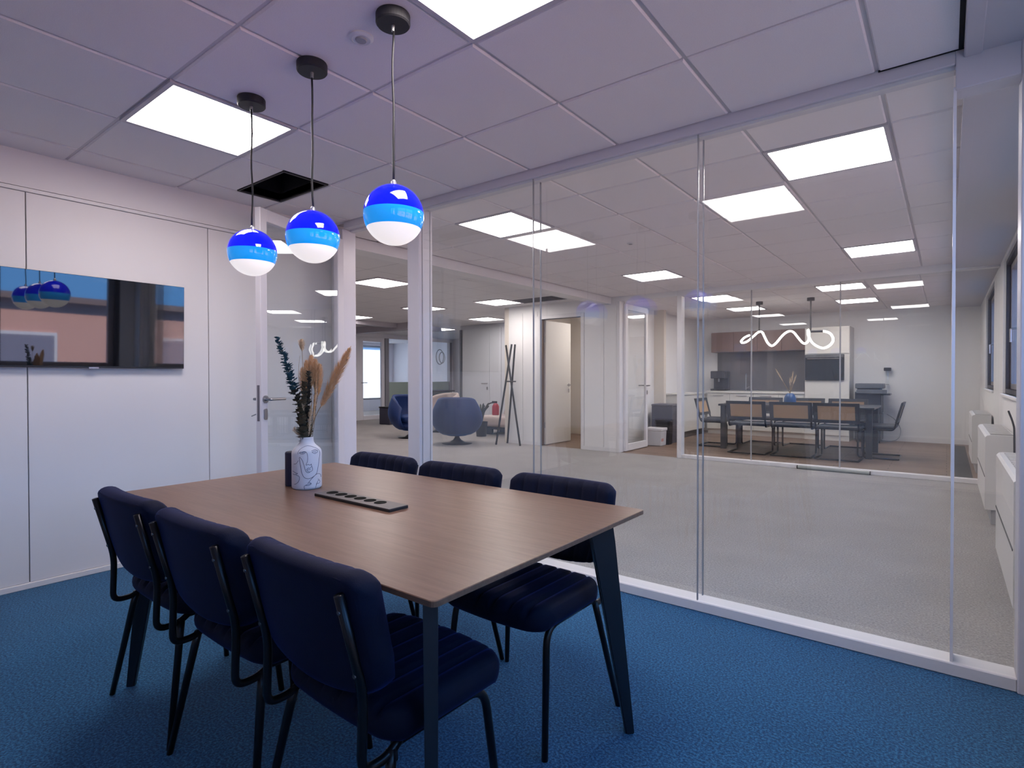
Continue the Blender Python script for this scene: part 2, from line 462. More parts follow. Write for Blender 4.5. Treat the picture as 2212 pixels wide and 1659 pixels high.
# ------------------------------------------------------------------ glass partition of the meeting room
gp = thing('window_1', 'full-height double glass partition of the meeting room', 'glass partition', (-1.5, YG + 0.05, 0), kind='structure')
B('header', -3.93, 0.02, PY0, PY1, 2.414, H + 0.02, trim_m, gp, 0.003)
B('header', 0.02, 0.27, PY0 - 0.002, PY1, 2.314, H + 0.02, trim_m, gp, 0.003)
B('bottom_rail', -3.02, 0.215, PY0, PY1, 0, 0.052, white_paint, gp, 0.004)
B('head_seal', -3.02, 0.02, PY0 + 0.02, PY0 + 0.04, 2.40, 2.4145, mat('seal_light', (0.7, 0.7, 0.72), 0.3), gp)
B('post', -3.146, -3.02, PY0 - 0.012, PY1 + 0.012, 0, 2.414, trim_m, gp, 0.004)
B('post', -4.06, -3.933, PY0 - 0.012, PY1 + 0.012, 0, 2.414, trim_m, gp, 0.004)
B('post', 0.214, 0.275, PY0 - 0.012, PY1 + 0.012, 0, H - 0.02, trim_m, gp, 0.004)
B('end_wall', 0.275, XF, PY0 + 0.01, PY1 - 0.01, 0, H, white_wall, gp)
B('end_wall', XL - 0.02, -4.06, PY0, PY1, 0, H, white_wall, gp)
PXS = [(-3.02, -2.030), (-2.024, -1.005), (-0.999, 0.014), (0.024, 0.214)]
for y in (2.838, 2.916):
    for a, b in PXS:
        B('pane', a, b, y - 0.005, y + 0.005, 0.05, 2.415 if a < 0 else 2.315, glass_part, gp)
    for a in (-2.027, -1.002):
        B('joint', a - 0.003, a + 0.003, y - 0.005, y + 0.005, 0.05, 2.413, joint_m, gp)
B('joint', 0.014, 0.024, 2.834, 2.920, 0.05, 2.33, mat('white_joint', (0.8, 0.79, 0.82), 0.25), gp)
B('door_stop', -3.93, -3.146, PY0 + 0.06, PY1, 2.40, 2.414, trim_m, gp)

# glass door leaf, standing open in front of the TV wall (local: hinge at y=0, free edge at y=-LL)
LL, LZ1 = 0.945, 2.325
dl = thing('door_1', 'glazed meeting room door standing open in front of the television wall', 'door', (-3.955, 2.815, 0), R(20.2), kind='structure')
bm = BM()
box(bm, -0.0225, 0.0225, -LL, -LL + 0.062, 0.01, LZ1, 0.003); box(bm, -0.0225, 0.0225, -0.08, 0, 0.01, LZ1, 0.003)
box(bm, -0.0225, 0.0225, -LL + 0.062, -0.08, LZ1 - 0.085, LZ1, 0.003); box(bm, -0.0225, 0.0225, -LL + 0.062, -0.08, 0.01, 0.10, 0.003)
obj('leaf_frame', bm, trim_m, dl, world=False)
for x in (-0.014, 0.014):
    bm = BM(); box(bm, x - 0.003, x + 0.003, -LL + 0.058, -0.076, 0.095, LZ1 - 0.08); obj('pane', bm, glass_part, dl, world=False)
bm = BM(); box(bm, -0.009, 0.009, -LL - 0.003, -LL + 0.002, 0.90, 1.14); obj('lock_plate', bm, mat('lock_dark', (0.20, 0.19, 0.22), 0.4, 0.6), dl, world=False)
def lever(s, parent):
    x, y = s * 0.0225, -LL + 0.036
    bm = BM()
    b2 = BM(); lathe(b2, [(0, 0), (0.026, 0), (0.026, 0.008), (0, 0.009)], 20); join(bm, b2, Matrix.Translation((x, y, 1.045)) @ Matrix.Rotation(s * R(90), 4, 'Y'))
    tube(bm, round_path([(x, y, 1.045), (x + s * 0.05, y, 1.045), (x + s * 0.05, y + 0.135, 1.045)], 0.012), 0.0095, 10)
    obj('handle', bm, chrome, parent, world=False)
    bm = BM(); b2 = BM(); prism(b2, rounded_rect(0.03, 0.075, 0.013), 'z', 0, 0.008); join(bm, b2, Matrix.Translation((x, y, 0.945)) @ Matrix.Rotation(s * R(90), 4, 'Y') @ Matrix.Rotation(R(90), 4, 'Z'))
    obj('keyhole_plate', bm, chrome, parent, world=False)
lever(1, dl); lever(-1, dl)
bm = BM(); tube(bm, [(-0.085, -LL + 0.03, 0.93), (-0.03, -LL + 0.03, 0.95)], 0.004, 6); obj('key', bm, chrome, dl, world=False)

# ------------------------------------------------------------------ ceiling lights
def ceiling_light(x, y, label, group, z=H):
    t = thing('ceiling_light', label, 'ceiling light', (x, y, z), group=group)
    bm = BM(); s, q = 0.298, 0.276
    for a in ((-s, s, -s, -q), (-s, s, q, s), (-s, -q, -q, q), (q, s, -q, q)):
        box(bm, a[0], a[1], a[2], a[3], -0.004, 0.012)
    obj('frame', bm, mat('panel_frame', (0.55, 0.52, 0.56), 0.4), t, world=False)
    bm = BM(); box(bm, -q, q, -q, q, 0.002, 0.010); obj('diffuser', bm, panel_glow, t, world=False)
    return t
ceiling_light(*LIGHTS_ROOM[0], 'square LED panel beside the pendant lamps nearest the television wall', 'LED ceiling panels')
ceiling_light(*LIGHTS_ROOM[1], 'large LED panel cut by the top edge of the picture', 'LED ceiling panels')
for p, l in zip(LIGHTS_HALL, ('hall LED panel just beyond the glass, behind the right pendant lamp', 'hall LED panel just beyond the glass, nearest the windows',
                              'middle hall LED panel in front of the open glass door', 'hall LED panel before the kitchen room, on the window side')):
    ceiling_light(*p, l, 'LED ceiling panels')
for p, l in zip(LIGHTS_B, ('kitchen room LED panel above the left end of the cane chair table', 'kitchen room LED panel above the right end of the cane chair table',
                           'kitchen room LED panel in front of the brown wall cupboards', 'kitchen room LED panel in front of the copier')):
    ceiling_light(*p, l, 'LED ceiling panels')
for p, l in zip([(-5.98, 4.88), (-5.98, 7.35), (-7.56, 7.15), (-9.79, 7.26), (-10.5, 10.5), (-7.9, 9.3)],
                ('lounge LED panel seen through the open doorway', 'lounge LED panel in front of the white store door', 'lounge LED panel above the blue armchairs',
                 'lounge LED panel nearest the grey wall end', 'farthest lounge LED panel by the office glazing',
                 'added lounge LED panel over the beige sofa')):  # the panel over the sofa is added to keep the lounge bright
    ceiling_light(*p, l, 'LED ceiling panels', H - 0.013)
ceiling_light(-4.78, 9.20, 'LED panel inside the small store room', 'LED ceiling panels')
ceiling_light(-14.6, 11.2, 'added LED panel brightening the far office', 'LED ceiling panels', H - 0.013)  # added lamp, makes the far office bright

# ------------------------------------------------------------------ hall, store, kitchen room: walls
bm = BM(); box(bm, -4.45, -4.25, PY1, YB, 2.36, H + 0.03)
struct('trim_3', bm, white_paint, 'white ceiling beam dividing hall and lounge', 'trim')
bm = BM()     # front wall at YB: corner to kitchen room door
box(bm, -6.32, -5.62, YB, YB + 0.1, 0, H + 0.03); box(bm, -4.80, -4.13, YB, YB + 0.1, 0, H + 0.03)
box(bm, -5.62, -4.80, YB, YB + 0.1, 2.2, H + 0.03); box(bm, -4.13, -3.15, YB, YB + 0.1, 2.39, H + 0.03)
fw_ = struct('wall_front', bm, hall_wall, 'white wall at the far side of the hall with two open doors', 'wall')
for a, b in ((-6.32, -6.0), (-6.0, -5.68), (-4.74, -4.38), (-4.37, -4.13)):
    B('panel', a + 0.003, b - 0.003, YB - 0.012, YB, 0.06, 2.34, hall_wall, fw_, 0.002)
B('door_frame', -5.68, -5.62, YB - 0.02, YB + 0.12, 0, 2.26, white_paint, fw_, 0.003)
B('door_frame', -4.80, -4.74, YB - 0.02, YB + 0.12, 0, 2.26, white_paint, fw_, 0.003)
B('brown_jamb', -5.62, -5.612, YB, YB + 0.12, 0, 2.2, mat('brown_jamb', (0.16, 0.10, 0.06), 0.6), fw_)
B('door_frame', -5.62, -4.80, YB - 0.02, YB + 0.12, 2.2, 2.26, white_paint, fw_, 0.003)
bm = BM(); box(bm, -6.32, -5.68, YB - 0.025, YB - 0.012, 0, 0.06); box(bm, -4.74, -4.13, YB - 0.025, YB - 0.012, 0, 0.06)
struct('baseboard_front', bm, white_paint, 'white skirting along the far hall wall', 'baseboard')
bm = BM(); box(bm, -6.42, -6.32, YB, 10.3, 0, H + 0.03)
struct('wall_store', bm, warm_wall, 'side wall of the small store room', 'wall')
bm = BM(); box(bm, -6.32, -4.25, 10.2, 10.3, 0, H + 0.03)
struct('wall_store', bm, warm_wall, 'rear wall of the small store room, warm light in its colour', 'wall')
bm = BM(); box(bm, -4.55, -4.45, YB + 0.1, 10.2, 0, H + 0.03); box(bm, -4.55, -4.45, 10.3, YK, 0, H + 0.03)
struct('wall_kitchen_left', bm, hall_wall, 'cream left wall of the kitchen meeting room', 'wall')
bm = BM(); box(bm, -4.55, XF + 0.2, YK, YK + 0.1, 0, H + 0.03)
struct('wall_kitchen_back', bm, hall_wall, 'pale rear wall of the kitchen meeting room', 'wall')
bm = BM(); box(bm, -1.30, XF, YK - 0.02, YK, 0, 0.09)
struct('baseboard_kitchen', bm, white_paint, 'white skirting on the rear kitchen wall', 'baseboard')

# store room door, white, swung inwards
d1 = thing('door_2', 'plain white store room door swung open', 'door', (-5.6, YB + 0.5, 0), kind='structure')
B('leaf', -5.615, -5.575, YB + 0.1, YB + 0.92, 0.01, 2.19, mat('door_white', (0.74, 0.71, 0.66), 0.4), d1, 0.003)
bm = BM(); tube(bm, round_path([(-5.575, YB + 0.85, 1.05), (-5.525, YB + 0.85, 1.05), (-5.525, YB + 0.73, 1.05)], 0.012), 0.01, 8)
b2 = BM(); lathe(b2, [(0, 0), (0.026, 0), (0.026, 0.01), (0, 0.01)], 16); join(bm, b2, Matrix.Translation((-5.575, YB + 0.85, 1.05)) @ Matrix.Rotation(R(90), 4, 'Y'))
obj('handle', bm, chrome, d1)
bm = BM(); box(bm, -5.575, -5.567, YB + 0.835, YB + 0.865, 0.91, 0.98, 0.003); obj('keyhole_plate', bm, chrome, d1)
for z in (0.35, 1.85):
    bm = BM(); tube(bm, [(-5.60, YB + 0.09, z - 0.05), (-5.60, YB + 0.09, z + 0.05)], 0.012, 8); obj('hinge', bm, chrome, d1)
bm = BM(); box(bm, -5.7, -4.9, 9.9, 10.19, 0, 0.02, 0.004)
# kitchen room glass front
kg = thing('window_7', 'glass front of the kitchen meeting room', 'glass partition', (-1.5, YB, 0), kind='structure')
B('header', -3.15, XF, YB - 0.03, YB + 0.07, 2.38, H + 0.02, white_paint, kg, 0.003)
B('bottom_rail', -3.08, XF, YB - 0.03, YB + 0.07, 0, 0.05, white_paint, kg, 0.003)
B('post', -3.15, -3.08, YB - 0.04, YB + 0.08, 0, 2.38, white_paint, kg, 0.003)
B('post', -4.13, -4.08, YB - 0.04, YB + 0.11, 0, 2.39, white_paint, kg, 0.003)
B('post', 0.035, 0.07, YB - 0.02, YB + 0.06, 0.05, 2.38, trim_m, kg, 0.003)
for a, b in ((-3.08, -2.13), (-2.115, -1.07), (-1.055, 0.035), (0.07, XF)):
    B('pane', a, b, YB + 0.015, YB + 0.025, 0.05, 2.38, glass_part, kg)
for a in (-2.1225, -1.0625):
    B('joint', a - 0.008, a + 0.008, YB + 0.013, YB + 0.027, 0.05, 2.38, joint_m, kg)
# glazed kitchen room door, open inwards
kd = thing('door_3', 'glazed white-framed kitchen room door open inwards', 'door', (-4.06, YB + 0.5, 0), kind='structure')
x0, x1, y0, y1 = -4.08, -4.04, YB + 0.09, YB + 0.93
bm = BM()
box(bm, x0, x1, y0, y0 + 0.09, 0.01, 2.36, 0.003); box(bm, x0, x1, y1 - 0.07, y1, 0.01, 2.36, 0.003)
box(bm, x0, x1, y0 + 0.09, y1 - 0.07, 2.27, 2.36, 0.003); box(bm, x0, x1, y0 + 0.09, y1 - 0.07, 0.01, 0.12, 0.003)
obj('leaf_frame', bm, white_paint, kd)
B('pane', x0 + 0.015, x0 + 0.023, y0 + 0.085, y1 - 0.065, 0.11, 2.28, glass_part, kd)
for s, x in ((1, x1), (-1, x0)):
    bm = BM(); tube(bm, round_path([(x, y1 - 0.035, 1.05), (x + s * 0.05, y1 - 0.035, 1.05), (x + s * 0.05, y1 - 0.16, 1.05)], 0.012), 0.010, 8); obj('handle', bm, chrome, kd)
    bm = BM(); xx = sorted((x, x + s * 0.008)); box(bm, xx[0], xx[1], y1 - 0.05, y1 - 0.02, 0.9, 0.97, 0.003); obj('keyhole_plate', bm, chrome, kd)

# lounge shell
bm = BM(); box(bm, -13.0, XL - 0.15, PY1 - 0.1, PY1, 0, H + 0.03)
struct('wall_lounge_near', bm, hall_wall, 'lounge wall backing onto the meeting room', 'wall')
bm = BM(); box(bm, -9.5, -6.42, 10.2, 10.3, 0, H + 0.03)
lw = struct('wall_lounge_far', bm, mat('grey_cupboard_wall', (0.66, 0.68, 0.73), 0.5), 'blue-grey panelled lounge wall behind the armchairs', 'wall')
for a, b in ((-9.42, -8.55), (-8.55, -8.2), (-8.2, -7.85), (-7.75, -6.9)):
    B('panel', a + 0.006, b - 0.006, 10.182, 10.2, 0.05, 2.36, mat('grey_cupboard_panel', (0.68, 0.70, 0.75), 0.45), lw, 0.003)
for a in (-9.47, -7.80):
    B('dark_reveal', a - 0.03, a + 0.03, 10.17, 10.2, 0, 2.36, mat('reveal_grey', (0.10, 0.11, 0.13), 0.6), lw)
bm = BM(); tube(bm, round_path([(-8.62, 10.18, 1.05), (-8.62, 10.13, 1.05), (-8.76, 10.13, 1.05)], 0.012), 0.011, 8); obj('handle', bm, chrome, lw)
B('keyhole_plate', -8.64, -8.60, 10.17, 10.182, 0.9, 0.97, chrome, lw)
bm = BM(); box(bm, -13.1, -13.0, 3.0, 9.35, 0, H + 0.03); box(bm, -13.1, -13.0, 9.35, 13.8, 2.34, H + 0.03); box(bm, -13.1, -13.0, 13.5, 13.8, 0, 2.34); box(bm, -13.0, -9.5, 13.6, 13.7, 0, H + 0.03); box(bm, -9.6, -9.5, 10.3, 13.7, 0, H + 0.03)
struct('wall_lounge_left', bm, mat('lounge_white', (0.78, 0.77, 0.82), 0.5), 'bright white wall at the far left of the lounge', 'wall')
bm = BM(); box(bm, -12.6, -11.9, 7.4, 8.75, 0, H + 0.03)
struct('wall_end', bm, mat('grey_wall_end', (0.45, 0.43, 0.46), 0.6), 'grey wall end beside the white office door', 'wall')
bm = BM(); box(bm, -12.6, -9.6, 8.75, 8.95, 2.30, H + 0.02); box(bm, -10.35, -10.15, 6.4, 10.2, 2.36, H + 0.02)
struct('trim_4', bm, mat('grey_beam', (0.40, 0.38, 0.42), 0.6), 'grey ceiling beam across the lounge', 'trim')
# office glazing
og = thing('window_8', 'glazed office front with green lower film at the far end', 'glass partition', (-13.0, 12.0, 0), kind='structure')
B('frame', -13.08, -12.96, 10.72, 10.85, 0, 2.34, mat('grey_frame', (0.30, 0.30, 0.33), 0.4), og)
B('frame', -13.08, -12.96, 12.12, 12.3, 0, 2.34, mat('grey_frame', (0.30, 0.30, 0.33), 0.4), og)
B('frame', -13.08, -12.96, 13.4, 13.5, 0, 2.34, mat('grey_frame', (0.30, 0.30, 0.33), 0.4), og)
film = mat('green_film', (0.42, 0.52, 0.47), 0.4)
for a, b in ((10.85, 12.12), (12.3, 13.4)):
    B('pane', -13.03, -13.02, a, b, 1.06, 2.34, glass_win, og)
    B('lower_panel', -13.05, -13.02, a, b, 0, 1.06, film, og)
bm = BM()
tube(bm, [(-13.0, 12.98 + 0.17 * math.cos(k / 16 * 2 * math.pi), 1.86 + 0.24 * math.sin(k / 16 * 2 * math.pi)) for k in range(16)], 0.012, 5, closed=True)
tube(bm, [(-13.0, 13.08 + 0.13 * math.cos(k / 16 * 2 * math.pi), 1.84 + 0.18 * math.sin(k / 16 * 2 * math.pi)) for k in range(16)], 0.012, 5, closed=True)
tag(obj('round_emblem', bm, mat('emblem_grey', (0.35, 0.38, 0.40), 0.5), og), 'thin grey ring emblem on the office glass')
od = thing('door_4', 'white framed glass office door at the far left', 'door', (-13.0, 10.2, 0), kind='structure')
bm = BM(); a, b = 9.82, 10.70
box(bm, -13.06, -12.98, a, a + 0.12, 0, 2.34, 0.004); box(bm, -13.06, -12.98, b - 0.1, b, 0, 2.34, 0.004); box(bm, -13.06, -12.98, a + 0.12, b - 0.1, 2.22, 2.34, 0.004); box(bm, -13.06, -12.98, a + 0.12, b - 0.1, 0, 0.12, 0.004)
obj('leaf_frame', bm, mat('lounge_white', (0.78, 0.77, 0.82), 0.5), od)
B('pane', -13.03, -13.02, a + 0.12, b - 0.1, 0.12, 2.22, glass_win, od)
bm = BM(); tube(bm, round_path([(-12.98, a + 0.06, 1.05), (-12.93, a + 0.06, 1.05), (-12.93, a + 0.22, 1.05)], 0.012), 0.012, 8); obj('handle', bm, chrome, od)
B('panel', -13.06, -12.98, 9.35, 9.82, 0, 2.34, mat('lounge_white', (0.78, 0.77, 0.82), 0.5), od)
# far office shell with its big daylight window
bm = BM()
box(bm, -16.6, -16.5, 7.0, 14.0, 0, 0.4); box(bm, -16.6, -16.5, 7.0, 14.0, 2.35, H + 0.03); box(bm, -16.6, -16.5, 7.0, 8.6, 0.4, 2.35); box(bm, -16.6, -16.5, 13.6, 14.0, 0.4, 2.35)
box(bm, -16.5, -13.0, 6.9, 7.0, 0, H + 0.03); box(bm, -16.5, -13.0, 14.0, 14.1, 0, H + 0.03)
struct('wall_office', bm, mat('lounge_white', (0.78, 0.77, 0.82), 0.5), 'white walls of the bright far office', 'wall')
t = thing('window_9', 'large bright window of the far office', 'window', (-16.55, 11.1, 0.4), kind='structure')
bm = BM()
for y in (8.6, 10.2, 11.8, 13.52): box(bm, -16.58, -16.52, y, y + 0.08, 0.4, 2.35)
box(bm, -16.58, -16.52, 8.6, 13.6, 0.4, 0.48); box(bm, -16.58, -16.52, 8.6, 13.6, 2.27, 2.35)
obj('frame', bm, frame_lt, t)
glow_sheet_m = bpy.data.materials.new('white_glow_sheet'); glow_sheet_m.use_nodes = True  # added translucent sheets that turn the blue office window into a white glow
n = glow_sheet_m.node_tree; n.nodes.clear(); o_ = n.nodes.new('ShaderNodeOutputMaterial'); mx_ = n.nodes.new('ShaderNodeMixShader')
t_ = n.nodes.new('ShaderNodeBsdfTranslucent'); t_.inputs[0].default_value = (0.82, 0.81, 0.80, 1); d_ = n.nodes.new('ShaderNodeBsdfDiffuse'); d_.inputs[0].default_value = (0.8, 0.8, 0.8, 1)
mx_.inputs[0].default_value = 0.35; n.links.new(t_.outputs[0], mx_.inputs[1]); n.links.new(d_.outputs[0], mx_.inputs[2]); n.links.new(mx_.outputs[0], o_.inputs[0])
for a, b in ((8.68, 10.2), (10.28, 11.8), (11.88, 13.52)):
    B('pane', -16.556, -16.548, a, b, 0.48, 2.27, glass_win, t)
    B('glow_sheet', -16.50, -16.497, a - 0.03, b + 0.03, 0.44, 2.32, glow_sheet_m, t)

# ------------------------------------------------------------------ outside: pink building across the street
t = thing('pink_building', 'pink rendered building across the street, mirrored in the television', 'building', (16, 6, -6))
pinkm = mat('pink_render', (0.62, 0.33, 0.27), 0.8, noise=(1.5, 0.3, (0.58, 0.30, 0.25)))
B('wall', 15.0, 24.0, -14.0, 34.0, -6.0, 2.55, pinkm, t)
prism_b = BM(); prism(prism_b, [(14.6, 2.55), (24.4, 2.55), (24.4, 2.75), (14.6, 2.75)], 'y', -14.5, 34.5); obj('roof', prism_b, mat('roof_tile', (0.20, 0.13, 0.12), 0.8), t)
for k in range(9):
    y = -12 + k * 5.0
    for z in (-4.0, -0.35):
        wdw = B('window', 14.90, 15.02, y, y + (2.6 if k % 2 else 1.5), z, z + 1.9, mat('far_window_frame', (0.62, 0.58, 0.60), 0.5), t)
        B('pane', 14.87, 14.91, y + 0.1, y + (2.5 if k % 2 else 1.4), z + 0.1, z + 1.8, mat('far_window_glass', (0.22, 0.20, 0.26), 0.15), wdw)
bm = BM(); box(bm, XF + 0.3, 40, -40, 60, -6.2, -6.0)
struct('ground_street', bm, mat('asphalt', (0.12, 0.12, 0.125), 0.9, noise=(3, 0.3, (0.16, 0.16, 0.165))), 'grey street surface far below the windows', 'ground')

# ------------------------------------------------------------------ television
tv = thing('television', 'large black flat television on the panelled wall', 'television', (-4.062, 1.158, 1.525))
y0, y1, z0, z1 = 0.676, 1.640, 1.252, 1.796
bm = BM(); box(bm, -4.075, -4.050, y0, y1, z0, z1, 0.0015); obj('case', bm, mat('tv_case', (0.01, 0.01, 0.012), 0.35), tv)
scr = mat('tv_screen', (0.006, 0.007, 0.010), 0.03, spec=0.9, coat=1.0, croug=0.015)
bm = BM(); NX, NZ = 24, 14     # very slightly bowed panel, as the photo's bent mirror image shows
gv = [[bm.verts.new((-4.0483 + 0.0009 * math.sin((i / NX) * 6.0 + 0.6), y0 + 0.002 + (y1 - y0 - 0.004) * i / NX, z0 + 0.010 + (z1 - z0 - 0.012) * j / NZ)) for j in range(NZ + 1)] for i in range(NX + 1)]
for i in range(NX):
    for j in range(NZ): bm.faces.new((gv[i][j], gv[i + 1][j], gv[i + 1][j + 1], gv[i][j + 1]))
obj('screen', bm, scr, tv, smooth=True)
B('logo_lip', -4.052, -4.047, 1.11, 1.16, z0 - 0.006, z0 + 0.004, chrome, tv)
B('wall_bracket', XL + 0.014, -4.07, 0.95, 1.35, 1.38, 1.66, black_matte, tv)
tv.rotation_euler = (0, R(1.7), 0)     # tipped forward a touch on its bracket

# ------------------------------------------------------------------ pendant lamps
ball_dark = mat('pendant_glass_royal_blue', (0.0, 0.006, 0.55), 0.06, emit=(0.0, 0.004, 0.80), es=1.0, coat=0.6, croug=0.02)
ball_band = mat('pendant_glass_sky_blue', (0.01, 0.25, 0.72), 0.06, emit=(0.006, 0.30, 0.85), es=0.75, coat=0.6, croug=0.02)
ball_white = mat('pendant_glass_opal', (0.82, 0.80, 0.80), 0.25, emit=(1.0, 0.93, 0.92), es=0.72)
def pendant(x, y, label):
    zc, r = 1.762, 0.1055
    t = thing('pendant_lamp', label, 'pendant lamp', (x, y, H), group='blue globe pendant lamps')
    bm = BM(); lathe(bm, [(0, 0.0), (0.058, 0.0), (0.060, -0.004), (0.060, -0.032), (0.056, -0.037), (0, -0.037)], 40); cn = obj('canopy', bm, black_matte, t, world=False)
    for p in cn.data.polygons: p.use_smooth = False
    bm = BM(); lathe(bm, [(0, -0.037), (0.007, -0.037), (0.006, -0.058), (0, -0.058)], 12); obj('cord_grip', bm, mat('cord_grip', (0.5, 0.5, 0.5), 0.3, 0.8), t, world=False)
    bm = BM(); L_ = H - (zc + r)
    tube(bm, [(0.0025 * math.sin(k * 0.9 + x * 7), 0.002 * math.sin(k * 1.3 + x * 3), -0.05 - (L_ - 0.06) * k / 10) for k in range(11)], 0.0040, 8); obj('cord', bm, black_matte, t, world=False, smooth=True)
    bm = BM(); lathe(bm, [(0, -L_ - 0.002), (0.010, -L_ - 0.001), (0.009, -L_ + 0.012), (0.005, -L_ + 0.018), (0, -L_ + 0.018)], 16); obj('socket_cap', bm, mat('socket_cap', (0.7, 0.7, 0.72), 0.3, 0.7), t, world=False)
    def cap(name, h0, h1, mm, rr):
        bm = BM(); n = 14; prof = []
        a0, a1 = math.asin(max(-1, min(1, h0))), math.asin(max(-1, min(1, h1)))
        for k in range(n + 1):
            a = a0 + (a1 - a0) * k / n
            prof.append((rr * math.cos(a) if abs(abs(a) - math.pi / 2) > 1e-4 else 0, zc - H + rr * math.sin(a)))
        lathe(bm, prof, 56); obj(name, bm, mm, t, world=False, smooth=True)
    cap('upper_globe', 0.08, 1.0, ball_dark, r); cap('middle_band', -0.45, 0.08, ball_band, r); cap('lower_globe', -1.0, -0.45, ball_white, r * 0.997)
    return t
pendant(-1.548, 1.32, 'blue globe pendant lamp nearest the camera, right of the three')
pendant(-2.045, 1.32, 'blue globe pendant lamp in the middle of the three')
pendant(-2.520, 1.315, 'blue globe pendant lamp nearest the television, left of the three')

# ceiling detector discs
def detector(x, y, label, r=0.045):
    t = thing('ceiling_detector', label, 'detector', (x, y, H), group='ceiling detectors')
    bm = BM(); lathe(bm, [(0, 0), (r, 0), (r, -0.006), (r * 0.75, -0.012), (r * 0.7, -0.010), (0, -0.010)], 32); obj('ring', bm, white_paint, t, world=False)
    bm = BM(); lathe(bm, [(0, -0.010), (r * 0.5, -0.011), (r * 0.42, -0.016), (0, -0.017)], 24); obj('lens', bm, mat('detector_grey', (0.35, 0.35, 0.38), 0.4), t, world=False)
detector(-1.742, 1.332, 'round white ceiling sensor beside the nearest pendant canopy')
detector(-2.385, 4.925, 'small round detector on the hall ceiling', 0.035)

# ------------------------------------------------------------------ meeting table
TX0, TX1, TY0, TY1, TZ = -2.530, -0.795, 0.775, 1.750, 0.747
wood = bpy.data.materials.new('walnut_table_top'); wood.use_nodes = True
n = wood.node_tree; b = n.nodes['Principled BSDF']
tc = n.nodes.new('ShaderNodeTexCoord'); mp = n.nodes.new('ShaderNodeMapping'); mp.inputs['Scale'].default_value = (1.6, 22, 22)
t1 = n.nodes.new('ShaderNodeTexNoise'); t1.inputs['Scale'].default_value = 3.0; t1.inputs['Detail'].default_value = 7; t1.inputs['Roughness'].default_value = 0.65
n.links.new(tc.outputs['Object'], mp.inputs[0]); n.links.new(mp.outputs[0], t1.inputs['Vector'])
rp = n.nodes.new('ShaderNodeValToRGB'); rp.color_ramp.elements[0].position = 0.3; rp.color_ramp.elements[1].position = 0.72
rp.color_ramp.elements[0].color = (0.126, 0.064, 0.040, 1); rp.color_ramp.elements[1].color = (0.202, 0.112, 0.073, 1)
n.links.new(t1.outputs['Fac'], rp.inputs[0]); n.links.new(rp.outputs[0], b.inputs['Base Color'])
b.inputs['Roughness'].default_value = 0.33; b.inputs['Specular IOR Level'].default_value = 0.55
bpn = n.nodes.new('ShaderNodeBump'); bpn.inputs['Strength'].default_value = 0.08; bpn.inputs['Distance'].default_value = 0.002
n.links.new(t1.outputs['Fac'], bpn.inputs['Height']); n.links.new(bpn.outputs[0], b.inputs['Normal'])
tb = thing('meeting_table', 'brown wooden meeting table on splayed dark steel legs', 'table', ((TX0 + TX1) / 2, (TY0 + TY1) / 2, 0))
bm = BM()   # chamfered underside gives the thin edge
rings = []
for ins, z in ((0.0015, TZ), (0.0, TZ - 0.0015), (0.0, TZ - 0.013), (0.045, TZ - 0.026)):
    poly = rounded_rect(TX1 - TX0 - 2 * ins, TY1 - TY0 - 2 * ins, 0.014 if ins < 0.01 else 0.008, 4)
    rings.append([bm.verts.new(((TX0 + TX1) / 2 + u, (TY0 + TY1) / 2 + v, z)) for u, v in poly])
bm.faces.new(rings[0])
for A, B_ in zip(rings, rings[1:]):
    for k in range(len(A)): bm.faces.new((A[k], B_[k], B_[(k + 1) % len(A)], A[(k + 1) % len(A)]))
bm.faces.new(rings[-1][::-1])
obj('tabletop', bm, wood, tb)
bm = BM()
for y in (TY0 + 0.13, TY1 - 0.13): box(bm, TX0 + 0.15, TX1 - 0.15, y - 0.02, y + 0.02, TZ - 0.066, TZ - 0.026)
for x in (TX0 + 0.17, TX1 - 0.17): box(bm, x - 0.02, x + 0.02, TY0 + 0.15, TY1 - 0.15, TZ - 0.066, TZ - 0.026)
obj('underframe', bm, steel_dk, tb)
for sx, ex in ((1, TX0), (-1, TX1)):
    for sy, ey in ((1, TY0), (-1, TY1)):
        bm = BM(); tx, ty = ex + sx * 0.118, ey + sy * 0.105; fx, fy = ex + sx * 0.040, ey + sy * 0.032
        A = []; dg = Vector((sx, sy, 0)).normalized(); dp = Vector((-dg.y, dg.x, 0))     # flat blade turned to the corner diagonal
        for (cx_, cy_, z, hw, ht) in ((tx, ty, TZ - 0.026, 0.044, 0.0165), (tx - sx * 0.010, ty - sy * 0.009, TZ - 0.10, 0.040, 0.0160), (fx, fy, 0.0, 0.0145, 0.0115)):
            c_ = Vector((cx_, cy_, z))
            A.append([bm.verts.new(c_ + dg * u * hw + dp * v * ht) for u, v in ((-1, -1), (1, -1), (1, 1), (-1, 1))])
        for P, Q in zip(A, A[1:]):
            for k in range(4): bm.faces.new((P[k], P[(k + 1) % 4], Q[(k + 1) % 4], Q[k]))
        bm.faces.new(A[0][::-1]); bm.faces.new(A[-1])
        bmesh.ops.bevel(bm, geom=[e for e in bm.edges if abs((e.verts[0].co - e.verts[1].co).normalized().z) > 0.5], offset=0.004, segments=2, affect='EDGES')
        obj('leg', bm, steel_dk, tb)

